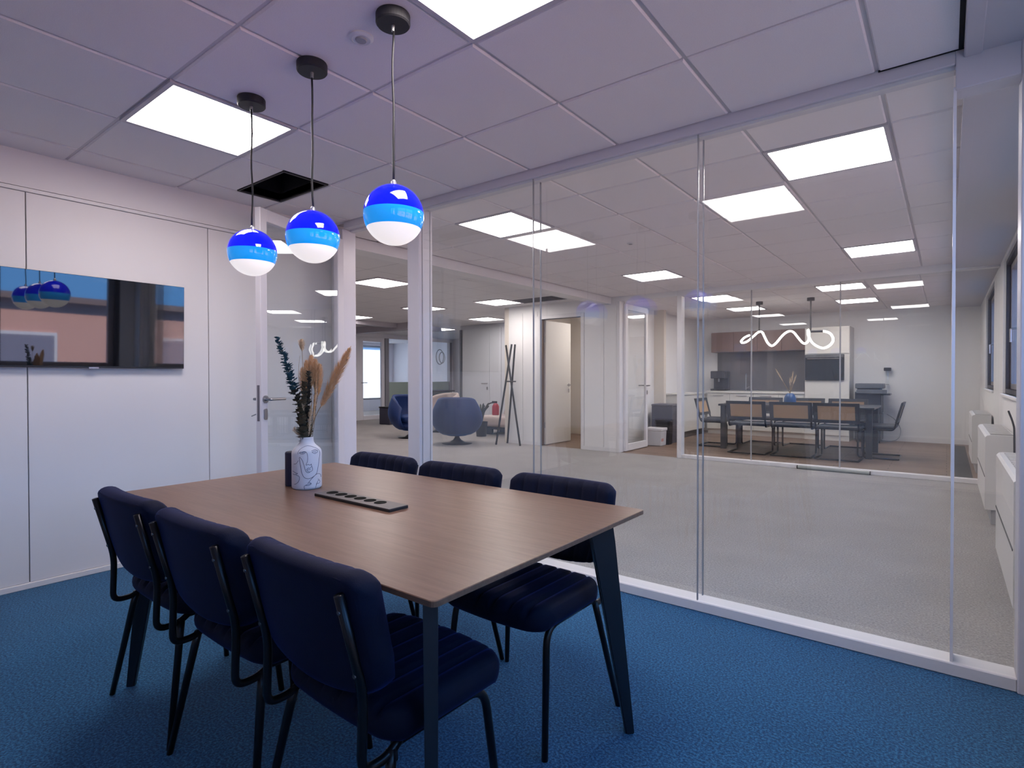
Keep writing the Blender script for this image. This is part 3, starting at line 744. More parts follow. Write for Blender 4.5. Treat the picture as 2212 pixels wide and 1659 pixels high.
# ------------------------------------------------------------------ velvet chairs
def pad(w_, d_, t, nch, r, edge, groove, nv=22, both=False):
    """soft rounded pad in local (x, y), thickness along z, channels running along y on the top face"""
    xs = []
    for c in range(nch):
        for k in range(6): xs.append(-1 + 2 * (c + k / 6) / nch)
    xs.append(1.0)
    xs += [-0.995, 0.995, -0.985, 0.985, -0.96, 0.96]; xs = sorted(set(round(x, 5) for x in xs))
    vvv = sorted(set([-1, -0.99, -0.965, -0.92, 0.92, 0.965, 0.99, 1] + [round(-0.88 + 1.76 * k / nv, 4) for k in range(nv + 1)]))
    bm = BM(); top = []; bot = []
    for u in xs:
        x = u * w_ / 2; ax = abs(x)
        ym = d_ / 2
        if ax > w_ / 2 - r: ym = d_ / 2 - r + math.sqrt(max(0, r * r - (ax - (w_ / 2 - r)) ** 2))
        ct, cb = [], []
        ph = ((u + 1) / 2 * nch) % 1.0
        sc = 1 - groove * max(0.0, 1 - (min(ph, 1 - ph) / 0.16)) ** 1.5 if 0 < (u + 1) / 2 * nch < nch else 1.0
        for v in vvv:
            y = v * ym
            e = min(w_ / 2 - ax, ym - abs(y)); e = max(0, min(1, e / edge))
            h = t / 2 * math.sqrt(1 - (1 - e) ** 2)
            ct.append(bm.verts.new((x, y, h * sc))); cb.append(bm.verts.new((x, y, -h * (sc if both else 1.0))))
        top.append(ct); bot.append(cb)
    for i in range(len(xs) - 1):
        for j in range(len(vvv) - 1):
            bm.faces.new((top[i][j], top[i + 1][j], top[i + 1][j + 1], top[i][j + 1]))
            bm.faces.new((bot[i][j], bot[i][j + 1], bot[i + 1][j + 1], bot[i + 1][j]))
    bmesh.ops.remove_doubles(bm, verts=bm.verts, dist=1e-5)
    bmesh.ops.dissolve_degenerate(bm, dist=1e-6, edges=bm.edges)
    return bm

tube_m = mat('chair_black_tube', (0.010, 0.010, 0.013), 0.28, 0.5)
def make_chair():
    """local: faces +y, rear feet at y=-0.22"""
    t = thing('velvet_chair', 'navy chair', 'chair', (0, 0, 0), group='navy velvet chairs at the meeting table')
    bm = pad(0.460, 0.385, 0.080, 7, 0.075, 0.036, 0.42)
    for v in bm.verts:   # waterfall front, rounded rear
        if v.co.y > 0.12: v.co.z -= 0.35 * (v.co.y - 0.12) ** 2 / 0.1 * 0.5
        v.co.y += 0.022 * (1 - (v.co.x / 0.23) ** 2) * (1 if v.co.y > 0 else -0.6)
    bmesh.ops.translate(bm, verts=bm.verts, vec=(0, 0.018, 0.432)); obj('seat', bm, velvet, t, smooth=True, world=False)
    bm = pad(0.474, 0.304, 0.070, 7, 0.050, 0.024, 0.35)
    # pad z -> chair +y (front face with channels), pad y -> up
    for v in bm.verts:
        x, y, z = v.co
        s = y / 0.30 + 0.5                         # 0 bottom .. 1 top
        bowed = 0.32 * x * x
        wsc = 1.0 - 0.10 * max(0.0, 0.35 - s) / 0.35
        v.co = (x * wsc, -0.194 - 0.062 * s + z + bowed, 0.494 + 0.300 * s + 0.55 * x * x * max(0.0, 0.45 - s) / 0.45)
    obj('backrest', bm, velvet, t, smooth=True, world=False)
    # piping round the rear face of the backrest
    bm = BM(); pp = []
    for u, v_ in rounded_rect(0.440, 0.275, 0.045, 6):
        s = v_ / 0.30 + 0.5; wsc = 1.0 - 0.10 * max(0.0, 0.35 - s) / 0.35
        pp.append((u * wsc, -0.194 - 0.062 * s - 0.0300 + 0.32 * u * u, 0.494 + 0.300 * s + 0.55 * u * u * max(0.0, 0.45 - s) / 0.45))
    tube(bm, pp, 0.0032, 6, closed=True); obj('piping', bm, velvet, t, smooth=True, world=False)
    for s in (-1, 1):
        x = s * 0.196
        path = round_path([(x, -0.283, 0.757), (x, -0.226, 0.535), (x, -0.232, 0.372), (x, -0.165, 0.372), (x, -0.125, 0.398)], 0.045, 6)
        bm = BM(); tube(bm, path, 0.0105, 10); obj('back_tube', bm, tube_m, t, smooth=True, world=False)
        for z, y in ((0.722, -0.274), (0.58, -0.238)):
            bm = BM(); b2 = BM(); lathe(b2, [(0, 0), (0.0055, 0), (0.0045, 0.0025), (0, 0.003)], 10)
            join(bm, b2, Matrix.Translation((x, y - 0.009, z)) @ Matrix.Rotation(R(90), 4, 'X')); obj('screw', bm, mat('dark_screw', (0.12, 0.12, 0.13), 0.35, 0.8), t, world=False)
        bm = BM()
        tube(bm, round_path([(x, -0.13, 0.394), (x, 0.145, 0.394), (x + s * 0.022, 0.188, 0.0)], 0.06, 6), [0.0115] * 8 + [0.0105], 10)
        obj('front_leg', bm, tube_m, t, smooth=True, world=False)
        bm = BM(); tube(bm, [(x, -0.155, 0.385), (x + s * 0.008, -0.163, 0.34), (s * 0.258, -0.218, 0.0)], [0.012, 0.012, 0.0095], 10)
        obj('rear_leg', bm, tube_m, t, smooth=True, world=False)
    for y in (-0.10, 0.09):
        bm = BM(); tube(bm, [(-0.196, y, 0.394), (0.196, y, 0.394)], 0.009, 8); obj('cross_bar', bm, tube_m, t, world=False)
    return t
proto = make_chair()
CH = [(-2.218, 0.958, 0, 'navy velvet chair nearest the television, back turned, camera side of the table'),
      (-1.680, 0.950, 0, 'navy velvet chair in the middle, back turned, camera side of the table'),
      (-1.140, 0.955, R(-1.5), 'navy velvet chair closest to the camera, back turned'),
      (-2.274, 1.628, R(180), 'navy velvet chair across the table nearest the open doorway'),
      (-1.735, 1.620, R(180.5), 'navy velvet chair across the table in the middle, lighter worn back'),
      (-1.196, 1.618, R(179.5), 'navy velvet chair across the table at the right, seat in view')]
for i, (x, y, a, l) in enumerate(CH):
    o = proto if i == 0 else copy_tree(proto)
    o.location = (x, y, 0); o.rotation_euler = (0, 0, a); o['label'] = l

# ------------------------------------------------------------------ on the table: power strip, candle, vase, bouquet
ps = thing('power_strip', 'black table socket strip with six round outlets beside the vase', 'power strip', (-1.655, 1.247, TZ))
bm = BM(); box(bm, -1.868, -1.442, 1.205, 1.288, TZ, TZ + 0.009, 0.0015); obj('body', bm, mat('strip_black', (0.012, 0.012, 0.013), 0.45), ps)
bm = BM(); box(bm, -1.867, -1.443, 1.206, 1.287, TZ + 0.009, TZ + 0.0105); obj('face_plate', bm, mat('strip_face', (0.13, 0.11, 0.105), 0.45), ps)
for k in range(6):
    cx_ = -1.822 + 0.0555 * k
    bm = BM(); b2 = BM(); lathe(b2, [(0.0, 0.0004), (0.0165, 0.0004), (0.0185, 0.0010), (0.0215, 0.0010), (0.022, 0)], 24); join(bm, b2, Matrix.Translation((cx_, 1.252, TZ + 0.0106)))
    obj('outlet', bm, mat('outlet_black', (0.002, 0.002, 0.002), 0.75, spec=0.1), ps)

cn = thing('cylinder_speaker', 'small dark blue cylinder behind the white vase', 'cylinder', (-2.128, 1.278, TZ))
bm = BM(); lathe(bm, [(0, 0), (0.031, 0), (0.033, 0.003), (0.033, 0.134), (0.030, 0.138), (0, 0.138)], 32); obj('body', bm, mat('dark_blue_fabric', (0.030, 0.032, 0.070), 0.7, bump=0.3, bscale=500), cn, world=False, smooth=False)
bm = BM(); lathe(bm, [(0, 0.1385), (0.024, 0.1385), (0.026, 0.1375)], 24); obj('top_disc', bm, black_matte, cn, world=False)

VX, VY = -2.035, 1.280
vs_t = thing('vase', 'white bottle vase with black line-drawn faces', 'vase', (VX, VY, TZ))
VPROF = [(0.0, 0.0), (0.052, 0.0), (0.0565, 0.005), (0.0575, 0.012), (0.0575, 0.140), (0.0560, 0.150), (0.050, 0.159), (0.040, 0.168), (0.031, 0.177), (0.0265, 0.186), (0.0255, 0.201), (0.0265, 0.204), (0.0235, 0.2045), (0.0215, 0.200), (0.0215, 0.17), (0.0, 0.165)]
bm = BM(); lathe(bm, VPROF, 48); obj('body', bm, mat('vase_white_ceramic', (0.74, 0.72, 0.75), 0.45), vs_t, world=False, smooth=True)
def vrad(z):
    for (r0, z0_), (r1, z1_) in zip(VPROF[1:11], VPROF[2:12]):
        if z0_ <= z <= z1_ and z1_ > z0_: return r0 + (r1 - r0) * (z - z0_) / (z1_ - z0_)
    return 0.0575
VA = math.atan2(-VY, -VX)     # towards the camera side of the room
STROKES = [
 [(470, 1270), (480, 1330), (495, 1420), (520, 1465), (560, 1475), (600, 1460), (630, 1430), (645, 1360), (655, 1290), (660, 1225), (640, 1188), (565, 1165), (500, 1175), (465, 1200), (458, 1240)],
 [(475, 1222), (520, 1215), (540, 1228), (548, 1270), (545, 1310), (533, 1345), (552, 1338), (570, 1347), (582, 1335)],
 [(475, 1265), (500, 1300), (515, 1350), (530, 1400), (548, 1418), (568, 1416)],
 [(538, 1385), (555, 1372), (565, 1378), (585, 1362), (592, 1395), (570, 1410), (547, 1404), (538, 1385)],
 [(580, 1338), (586, 1362)], [(545, 1390), (575, 1388)],
 [(470, 1228), (495, 1218), (530, 1224), (500, 1238), (470, 1228)], [(490, 1226), (510, 1228)],
 [(588, 1226), (615, 1214), (645, 1224), (615, 1240), (588, 1226)], [(605, 1226), (628, 1228)], [(585, 1214), (620, 1204), (648, 1214)],
 [(555, 1512), (590, 1472), (630, 1440), (662, 1447), (672, 1480)],
 [(520, 1578), (514, 1548), (540, 1532), (580, 1524), (560, 1540), (530, 1540)], [(545, 1520), (560, 1512), (578, 1520)],
 [(625, 1540), (645, 1505), (660, 1515), (650, 1535), (632, 1532), (618, 1575)], [(640, 1490), (655, 1500)],
 [(462, 1300), (445, 1330), (422, 1338)], [(410, 1405), (440, 1420), (455, 1425), (425, 1438), (412, 1432)], [(440, 1440), (472, 1455), (465, 1500), (440, 1525), (425, 1530)],
]
bm = BM()
for st in STROKES:
    P = smooth_path([((a - 540) / 142.0, (1585 - b_) * 0.000411, 0) for a, b_ in st], 4)
    pts = []
    for p in P:
        u = max(-0.985, min(0.985, p.x)); z = max(0.004, p.y); rr = vrad(z) + 0.0002
        ang = VA + math.asin(u); pts.append((rr * math.cos(ang), rr * math.sin(ang), z))
    tube(bm, pts, 0.0008, 5)
tag(obj('face_drawing', bm, mat('drawing_ink', (0.035, 0.035, 0.07), 0.6), vs_t, world=False), 'thin dark line drawing of faces')

bq = thing('dried_bouquet', 'dried flower bouquet with teal eucalyptus and tan pampas in the white vase', 'dried flowers', (VX, VY, TZ + 0.17))
RTV = Vector((math.cos(ya_), math.sin(ya_), 0)); FWV = Vector((-math.sin(ya_), math.cos(ya_), 0)); Z = Vector((0, 0, 1))
def bpt(r_, d_, z): return RTV * r_ + FWV * d_ + Z * z
def stem(pts, r0, mm, nm='stem'):
    bm = BM(); P = smooth_path(pts, 5); tube(bm, P, r0, 6); return obj(nm, bm, mm, bq, world=False), P
stem_m = mat('dry_stem', (0.30, 0.20, 0.10), 0.8)
dark_leaf = mat('dark_dry_leaf', (0.028, 0.028, 0.026), 0.7, noise=(30, 0.3, (0.10, 0.085, 0.06)))
teal_leaf = mat('teal_eucalyptus', (0.012, 0.055, 0.085), 0.6, noise=(45, 0.2, (0.06, 0.15, 0.19)))
tan_m = mat('tan_pampas', (0.76, 0.44, 0.20), 0.9, noise=(60, 0.3, (0.88, 0.62, 0.36)))
pale_m = mat('pale_dry_grass', (0.58, 0.42, 0.25), 0.9, noise=(60, 0.3, (0.74, 0.58, 0.40)))
def leafcard(bm, p, d, n, L_, W_):
    d = d.normalized(); s = d.cross(n).normalized(); nn = s.cross(d)
    W_ *= 1.15
    ring = [p, p + d * L_ * 0.28 + s * W_ * 0.8, p + d * L_ * 0.6 + s * W_ + nn * W_ * 0.3, p + d * L_ * 0.92 + s * W_ * 0.55, p + d * L_, p + d * L_ * 0.92 - s * W_ * 0.55, p + d * L_ * 0.6 - s * W_ + nn * W_ * 0.3, p + d * L_ * 0.28 - s * W_ * 0.8]
    v = [bm.verts.new(q) for q in ring]; c = bm.verts.new(p + d * L_ * 0.55)
    for a in range(8): bm.faces.new((v[a], v[(a + 1) % 8], c))
def rdir(): 
    while True:
        v = Vector((rnd.uniform(-1, 1), rnd.uniform(-1, 1), rnd.uniform(-1, 1)))
        if 0.1 < v.length < 1: return v.normalized()
def leafy(P, f0, f1, count, L0, L1, mm, nm, up_bias=0.4):
    bm = BM(); N = len(P) - 1
    for k in range(count):
        f = f0 + (f1 - f0) * k / count; i = min(N - 1, int(f * N)); tt = f * N - i
        p = P[i].lerp(P[i + 1], tt); tg = (P[i + 1] - P[i]).normalized()
        rd = rdir(); rd = (rd - tg * rd.dot(tg)).normalized()
        L_ = L0 + (L1 - L0) * (f - f0) / (f1 - f0)
        leafcard(bm, p, rd + tg * up_bias, tg, L_ * rnd.uniform(0.8, 1.2), L_ * 0.42)
    g = bmesh.ops.extrude_face_region(bm, geom=bm.faces[:])
    bmesh.ops.translate(bm, verts=[v for v in g['geom'] if isinstance(v, bmesh.types.BMVert)], vec=(0.0003, 0.0003, 0.0006))
    return obj(nm, bm, mm, bq, world=False)
_, P = stem([bpt(0, 0, 0.0), bpt(-0.02, 0, 0.10), bpt(-0.055, 0, 0.25), bpt(-0.090, 0, 0.36), bpt(-0.116, 0, 0.435)], 0.0016, dark_leaf)
leafy(P, 0.42, 0.99, 120, 0.027, 0.013, teal_leaf, 'eucalyptus_leaves'); leafy(P, 0.05, 0.45, 46, 0.034, 0.028, dark_leaf, 'dark_leaves')
_, P = stem([bpt(0.0, 0.01, 0.0), bpt(0.0, 0.01, 0.15), bpt(0.008, 0.005, 0.30)], 0.0016, dark_leaf)
leafy(P, 0.1, 0.98, 80, 0.030, 0.014, dark_leaf, 'dark_leaves', 0.8)
_, P = stem([bpt(-0.005, -0.01, 0.0), bpt(-0.012, -0.012, 0.12), bpt(0.0, -0.01, 0.25)], 0.0014, dark_leaf)
leafy(P, 0.1, 0.98, 50, 0.034, 0.022, mat('olive_dry_leaf', (0.06, 0.055, 0.03), 0.7, noise=(20, 0.3, (0.16, 0.12, 0.07))), 'dark_leaves', 0.9)
def plume(a, b, r_, count, mm, nm, taper=1.0):
    bm = BM(); ax = (b - a); L_ = ax.length; ax.normalize()
    tube(bm, [a.lerp(b, k / 8) for k in range(9)], [max(0.0010, r_ * 0.22 * math.sin(math.pi * (0.10 + 0.86 * k / 8)) ** 0.8) for k in range(9)], 7)
    for k in range(count):
        f = rnd.random() ** 0.9; rd = rdir(); rd = (rd - ax * rd.dot(ax)).normalized()
        p = a.lerp(b, f * 0.94); wv = r_ * (math.sin(math.pi * min(1, 0.12 + 0.84 * f)) ** 0.7)
        q = p + rd * wv * rnd.uniform(0.6, 1.1) + ax * wv * rnd.uniform(0.8, 2.0)
        if (q - a).dot(ax) > L_ * 1.03: q = b + rd * wv * 0.2
        mid = p.lerp(q, 0.5) + rd * wv * 0.15
        s = ax.cross(rd) * 0.0008
        v = [bm.verts.new(p - s), bm.verts.new(p + s), bm.verts.new(mid + s * 1.3), bm.verts.new(q), bm.verts.new(mid - s * 1.3)]
        bm.faces.new((v[0], v[1], v[2], v[4])); bm.faces.new((v[4], v[2], v[3]))
    return obj(nm, bm, mm, bq, world=False)
stem([bpt(0.01, 0, 0.0), bpt(0.03, 0, 0.10), bpt(0.062, 0, 0.165)], 0.0014, stem_m)
plume(bpt(0.058, 0, 0.155), bpt(0.183, -0.01, 0.398), 0.028, 1100, tan_m, 'pampas_plume')
for dx, dz, tz in ((-0.024, 0.10, 0.315), (-0.010, 0.12, 0.345), (0.006, 0.13, 0.365), (0.020, 0.12, 0.350), (0.033, 0.10, 0.330)):
    stem([bpt(0.006, 0.01, 0.0), bpt(0.012 + dx * 0.3, 0.015, 0.10), bpt(0.008 + dx, 0.02, tz - 0.12)], 0.0013, stem_m)
    plume(bpt(0.008 + dx, 0.02, tz - 0.13), bpt(0.006 + dx * 1.25, 0.02, tz), 0.022, 420, tan_m, 'grass_plume')
stem([bpt(-0.004, 0, 0.0), bpt(-0.012, 0, 0.2), bpt(-0.016, 0, 0.385)], 0.0009, stem_m)
plume(bpt(-0.016, 0, 0.378), bpt(-0.018, 0, 0.428), 0.019, 260, pale_m, 'bunny_tail')
stem([bpt(0.016, 0, 0.0), bpt(0.034, 0.01, 0.14), bpt(0.028, 0.01, 0.27)], 0.001, stem_m)
plume(bpt(0.026, 0.006, 0.10), bpt(0.040, 0.006, 0.27), 0.012, 140, tan_m, 'grass_plume')
plume(bpt(0.012, -0.012, 0.04), bpt(0.024, -0.012, 0.17), 0.014, 130, pale_m, 'grass_plume')
plume(bpt(-0.018, -0.01, 0.035), bpt(-0.046, -0.012, 0.075), 0.018, 160, pale_m, 'seed_head')
plume(bpt(-0.012, -0.014, 0.10), bpt(-0.008, -0.014, 0.185), 0.012, 90, pale_m, 'grass_plume')
stem([bpt(-0.003, 0, 0.0), bpt(-0.03, 0, 0.25), bpt(-0.026, 0, 0.36)], 0.0006, stem_m)
# ------------------------------------------------------------------ convector units along the facade
conv_m = mat('convector_white', (0.70, 0.69, 0.68), 0.4)
grille_m = mat('convector_grille', (0.08, 0.08, 0.08), 0.5)
def convector(y0, y1, label, curved=True, base=True):
    x0, x1, zt = 0.245, XF - 0.022, 0.72
    t = thing('convector', label, 'heater', ((x0 + x1) / 2, (y0 + y1) / 2, 0), group='white convectors under the windows')
    bm = BM()
    if curved: poly = [(x1, 0.12), (x1, zt), (x0 + 0.03, zt), (x0 + 0.012, zt - 0.004), (x0, zt - 0.018), (x0, 0.12)]
    else: poly = [(x1, 0.12), (x1, zt), (x0, zt), (x0, 0.12)]
    prism(bm, poly, 'y', y0, y1); obj('casing', bm, conv_m, t)
    bm = BM(); box(bm, x0 + 0.04, x1, y0 + 0.03, y1 - 0.03, 0, 0.12); obj('plinth', bm, mat('plinth_grey', (0.45, 0.45, 0.46), 0.5), t)
    bm = BM(); box(bm, x0 + 0.035, x1 - 0.008, y0 + 0.05, y1 - 0.05, zt - 0.012, zt + 0.001); obj('grille_bed', bm, grille_m, t)
    n = 14
    me = None
    for k in range(n):
        y = y0 + 0.06 + (y1 - y0 - 0.12) * (k + 0.5) / n
        if me is None:
            b2 = BM(); box(b2, -(x1 - x0 - 0.046) / 2, (x1 - x0 - 0.046) / 2, -0.016, 0.016, 0, 0.008)
            me = bpy.data.meshes.new('slat'); b2.to_mesh(me); b2.free(); me.materials.append(conv_m)
        o = bpy.data.objects.new('slat', me); COL.objects.link(o); o.parent = t
        o.location = ((x0 + x1) / 2 + 0.01 - t.location.x, y - t.location.y, zt)
    bm = BM(); box(bm, x0 - 0.003, x0 + 0.001, y0 + 0.02, y1 - 0.02, 0.38, 0.39); obj('front_seam', bm, grille_m, t)
    return t
convector(3.45, 4.62, 'white convector nearest the glass partition, broad top slats')
convector(5.90, 7.25, 'white convector below the nearest visible window, with cable')
convector(8.95, 10.1, 'farthest white convector inside the kitchen room')
bm = BM(); tube(bm, smooth_path([(0.41, 5.75, 0.30), (0.41, 5.76, 0.72), (0.405, 5.78, 0.82), (0.38, 5.84, 0.92)], 5), 0.007, 6)
o = tag(obj('black_cable', bm, black_matte, None, origin=(0.41, 5.75, 0.3)), 'black cable rising beside the middle white convector', 'cable')
B_ = BM(); box(B_, 0.08, 0.245, 8.25, 12.3, 0.0, 0.006)
tag(obj('floor_mat', B_, carpet_dark, None, origin=(0.16, 10.2, 0)), 'dark speckled floor strip beside the kitchen room convector', 'mat')
B_ = BM(); tube(B_, [(-1.527, 8.02, 0.022), (-0.731, 8.02, 0.022)], 0.022, 12)
dbar = thing('draught_bar', 'grey tubular bar lying along the foot of the kitchen room glass', 'bar', (-1.13, 8.02, 0))
obj('tube', B_, mat('bar_grey', (0.30, 0.33, 0.32), 0.35, 0.4), dbar)
for x in (-1.53, -0.73):
    bm = BM(); b2 = BM(); lathe(b2, [(0, 0), (0.0235, 0), (0.0235, 0.012), (0, 0.012)], 12); join(bm, b2, Matrix.Translation((x - 0.006, 8.02, 0.0235)) @ Matrix.Rotation(R(90), 4, 'Y')); obj('end_cap', bm, black_matte, dbar)

# ------------------------------------------------------------------ kitchen room: wall units
YK -= 0.025
brown_m = mat('brown_cupboard', (0.17, 0.10, 0.085), 0.45)
splash_m = mat('grey_splashback', (0.12, 0.115, 0.13), 0.35)
kw_m = mat('kitchen_white', (0.68, 0.66, 0.62), 0.4)
for k in range(4):
    x0 = -4.03 + k * 0.4675; x1 = x0 + 0.4675
    pos = ('left end', 'second from left', 'third from left', 'right end')[k]
    t = thing('wall_cupboard', 'brown kitchen wall cupboard, %s of the row' % pos, 'cupboard', ((x0 + x1) / 2, YK - 0.17, 1.72), group='brown wall cupboards')
    B('body', x0, x1, YK - 0.33, YK, 1.72, 2.14, brown_m, t); d = B('door', x0 + 0.003, x1 - 0.003, YK - 0.35, YK - 0.33, 1.72, 2.14, brown_m, t, 0.002)
    B('grip', x0 + 0.1, x1 - 0.1, YK - 0.356, YK - 0.35, 1.722, 1.735, splash_m, d)
bm = BM(); box(bm, -4.0, -2.17, YK - 0.012, YK, 0.92, 1.72)
tag(obj('splashback', bm, splash_m, None, origin=(-3.1, YK, 0.92)), 'dark grey splashback between worktop and brown cupboards', 'splashback')
for k in range(4):
    x0 = -4.03 + k * 0.4675; x1 = x0 + 0.4675
    pos = ('left end', 'second from left', 'third from left', 'right end')[k]
    t = thing('base_cupboard', 'white kitchen base cupboard, %s of the row' % pos, 'cupboard', ((x0 + x1) / 2, YK - 0.3, 0), group='white base cupboards')
    B('body', x0, x1, YK - 0.58, YK, 0.1, 0.86, kw_m, t); d = B('door', x0 + 0.003, x1 - 0.003, YK - 0.60, YK - 0.58, 0.11, 0.85, kw_m, t, 0.002)
    B('plinth', x0, x1, YK - 0.54, YK - 0.5, 0, 0.1, kw_m, t); B('handle', x0 + 0.13, x1 - 0.13, YK - 0.615, YK - 0.60, 0.80, 0.812, chrome, d)
bm = BM(); box(bm, -4.05, -2.16, YK - 0.62, YK, 0.86, 0.90, 0.003)
tag(obj('worktop', bm, mat('worktop_white', (0.72, 0.70, 0.66), 0.35), None, origin=(-3.1, YK - 0.3, 0.86)), 'long white kitchen worktop under the splashback', 'worktop')
tc_ = thing('tall_cabinet', 'tall white kitchen cabinet holding the black oven', 'cabinet', (-1.8, YK - 0.3, 0))
B('body', -2.16, -1.42, YK - 0.60, YK, 0.0, 2.13, kw_m, tc_)
B('door', -2.155, -1.425, YK - 0.62, YK - 0.60, 1.63, 2.12, kw_m, tc_, 0.002); B('door', -2.155, -1.425, YK - 0.62, YK - 0.60, 0.10, 1.11, kw_m, tc_, 0.002)
ov = thing('oven', 'black built-in oven in the tall white cabinet', 'oven', (-1.84, YK - 0.64, 1.14))
B('front', -2.15, -1.50, YK - 0.655, YK - 0.602, 1.13, 1.61, mat('oven_glass', (0.02, 0.025, 0.03), 0.12), ov, 0.003)
bm = BM(); tube(bm, round_path([(-2.1, YK - 0.655, 1.53), (-2.1, YK - 0.69, 1.53), (-1.55, YK - 0.69, 1.53), (-1.55, YK - 0.655, 1.53)], 0.02), 0.009, 8); obj('handle', bm, chrome, ov)
B('control_strip', -2.14, -1.51, YK - 0.658, YK - 0.655, 1.56, 1.60, mat('oven_strip', (0.1, 0.1, 0.11), 0.3), ov)
cm = thing('coffee_machine', 'dark coffee machine on the left of the worktop', 'coffee machine', (-3.87, YK - 0.3, 0.90))
bm = BM(); box(bm, -4.02, -3.72, YK - 0.2, YK - 0.05, 0.90, 1.32, 0.01); box(bm, -4.02, -3.72, YK - 0.42, YK - 0.2, 1.16, 1.32, 0.01); obj('body', bm, mat('machine_dark', (0.03, 0.035, 0.05), 0.35), cm)
B('drip_tray', -4.02, -3.72, YK - 0.42, YK - 0.2, 0.90, 0.94, black_matte, cm, 0.004); bm = BM(); tube(bm, [(-3.87, YK - 0.33, 1.16), (-3.87, YK - 0.33, 1.09)], 0.018, 10); obj('spout', bm, chrome, cm)
tp = thing('kitchen_tap', 'curved chrome tap on the worktop', 'tap', (-3.35, YK - 0.2, 0.90))
bm = BM(); tube(bm, smooth_path([(-3.35, YK - 0.2, 0.90), (-3.35, YK - 0.2, 1.16), (-3.33, YK - 0.26, 1.25), (-3.31, YK - 0.34, 1.22), (-3.31, YK - 0.36, 1.14)], 6), 0.014, 8); obj('spout', bm, chrome, tp, smooth=True)
bm = BM(); tube(bm, [(-3.35, YK - 0.2, 0.95), (-3.28, YK - 0.2, 0.99)], 0.008, 6); obj('lever', bm, chrome, tp)
# low white sideboard with dark plinth on the left wall
sb = thing('sideboard', 'low white sideboard with dark plinth behind the cane chairs', 'sideboard', (-4.2, 11.4, 0))
B('body', -4.42, -4.06, 10.6, YK - 0.66, 0.12, 0.84, kw_m, sb, 0.004); B('plinth', -4.42, -4.09, 10.62, YK - 0.68, 0, 0.12, black_matte, sb); B('top', -4.42, -4.04, 10.58, YK - 0.65, 0.84, 0.87, kw_m, sb, 0.004)

# copier and wall dispenser
cp = thing('copier', 'dark grey floor-standing copier beside the white cabinet', 'copier', (-1.10, YK - 0.4, 0))
cpm = mat('copier_grey', (0.045, 0.05, 0.065), 0.4); cpl = mat('copier_lid', (0.10, 0.11, 0.13), 0.4)
B('base', -1.33, -0.93, YK - 0.62, YK - 0.12, 0.04, 0.52, cpm, cp, 0.01); B('body', -1.33, -0.93, YK - 0.64, YK - 0.12, 0.53, 0.92, cpm, cp, 0.01)
B('scanner_lid', -1.33, -0.90, YK - 0.62, YK - 0.14, 0.98, 1.07, cpl, cp, 0.012); B('neck', -1.31, -0.95, YK - 0.50, YK - 0.14, 0.92, 0.98, black_matte, cp)
B('control_panel', -1.30, -0.84, YK - 0.72, YK - 0.60, 0.89, 0.96, cpl, cp, 0.008); B('output_tray', -0.94, -0.80, YK - 0.55, YK - 0.2, 0.86, 0.89, cpl, cp, 0.004)
for k in range(3): B('paper_drawer', -1.32, -0.94, YK - 0.645, YK - 0.62, 0.07 + 0.15 * k, 0.205 + 0.15 * k, cpm, cp, 0.004)
for x in (-1.30, -0.96):
    for y in (YK - 0.58, YK - 0.16):
        bm = BM(); b2 = BM(); lathe(b2, [(0, -0.012), (0.02, -0.012), (0.02, 0.012), (0, 0.012)], 10); join(bm, b2, Matrix.Translation((x, y, 0.02)) @ Matrix.Rotation(R(90), 4, 'Y')); obj('castor', bm, black_matte, cp)
ws = thing('wall_dispenser', 'small black wall dispenser with clear tube above the copier', 'dispenser', (-0.86, YK - 0.04, 1.1))
B('head', -0.93, -0.82, YK - 0.12, YK, 1.30, 1.36, black_matte, ws, 0.006); bm = BM(); tube(bm, [(-0.875, YK - 0.06, 1.05), (-0.875, YK - 0.06, 1.30)], 0.03, 12); obj('clear_tube', bm, glass_win, ws)
B('bracket', -0.90, -0.85, YK - 0.09, YK, 1.04, 1.055, chrome, ws)
cb = BM(); tube(cb, smooth_path([(-0.88, YK - 0.1, 0.5), (-0.75, YK - 0.12, 0.40), (-0.66, YK - 0.2, 0.22), (-0.72, YK - 0.3, 0.05), (-0.95, YK - 0.3, 0.012)], 6), 0.008, 6)
tag(obj('grey_cable', cb, mat('cable_grey', (0.3, 0.32, 0.34), 0.5), None, origin=(-0.8, YK - 0.2, 0)), 'loose grey cable hanging beside the copier', 'cable')

# ------------------------------------------------------------------ kitchen room table, cane chairs, vase, neon
blk = mat('black_stained_wood', (0.018, 0.022, 0.030), 0.45)
kt = thing('kitchen_table', 'long black table ringed by cane-backed chairs', 'table', (-1.9, 10.05, 0))
B('tabletop', -3.02, -0.82, 9.52, 10.55, 0.715, 0.745, mat('black_table_top', (0.022, 0.026, 0.034), 0.3), kt, 0.003)
for x in (-2.95, -0.89):
    for y in (9.59, 10.48):
        B('leg', x - 0.04, x + 0.04, y - 0.04, y + 0.04, 0, 0.715, blk, kt, 0.003)
B('apron', -2.9, -0.94, 9.57, 9.60, 0.64, 0.715, blk, kt); B('apron', -2.9, -0.94, 10.47, 10.50, 0.64, 0.715, blk, kt)
cane_m = mat('woven_cane', (0.50, 0.33, 0.19), 0.7, noise=(220, 0.12, (0.34, 0.21, 0.115)))
seat_blk = mat('black_upholstery', (0.016, 0.022, 0.034), 0.5)
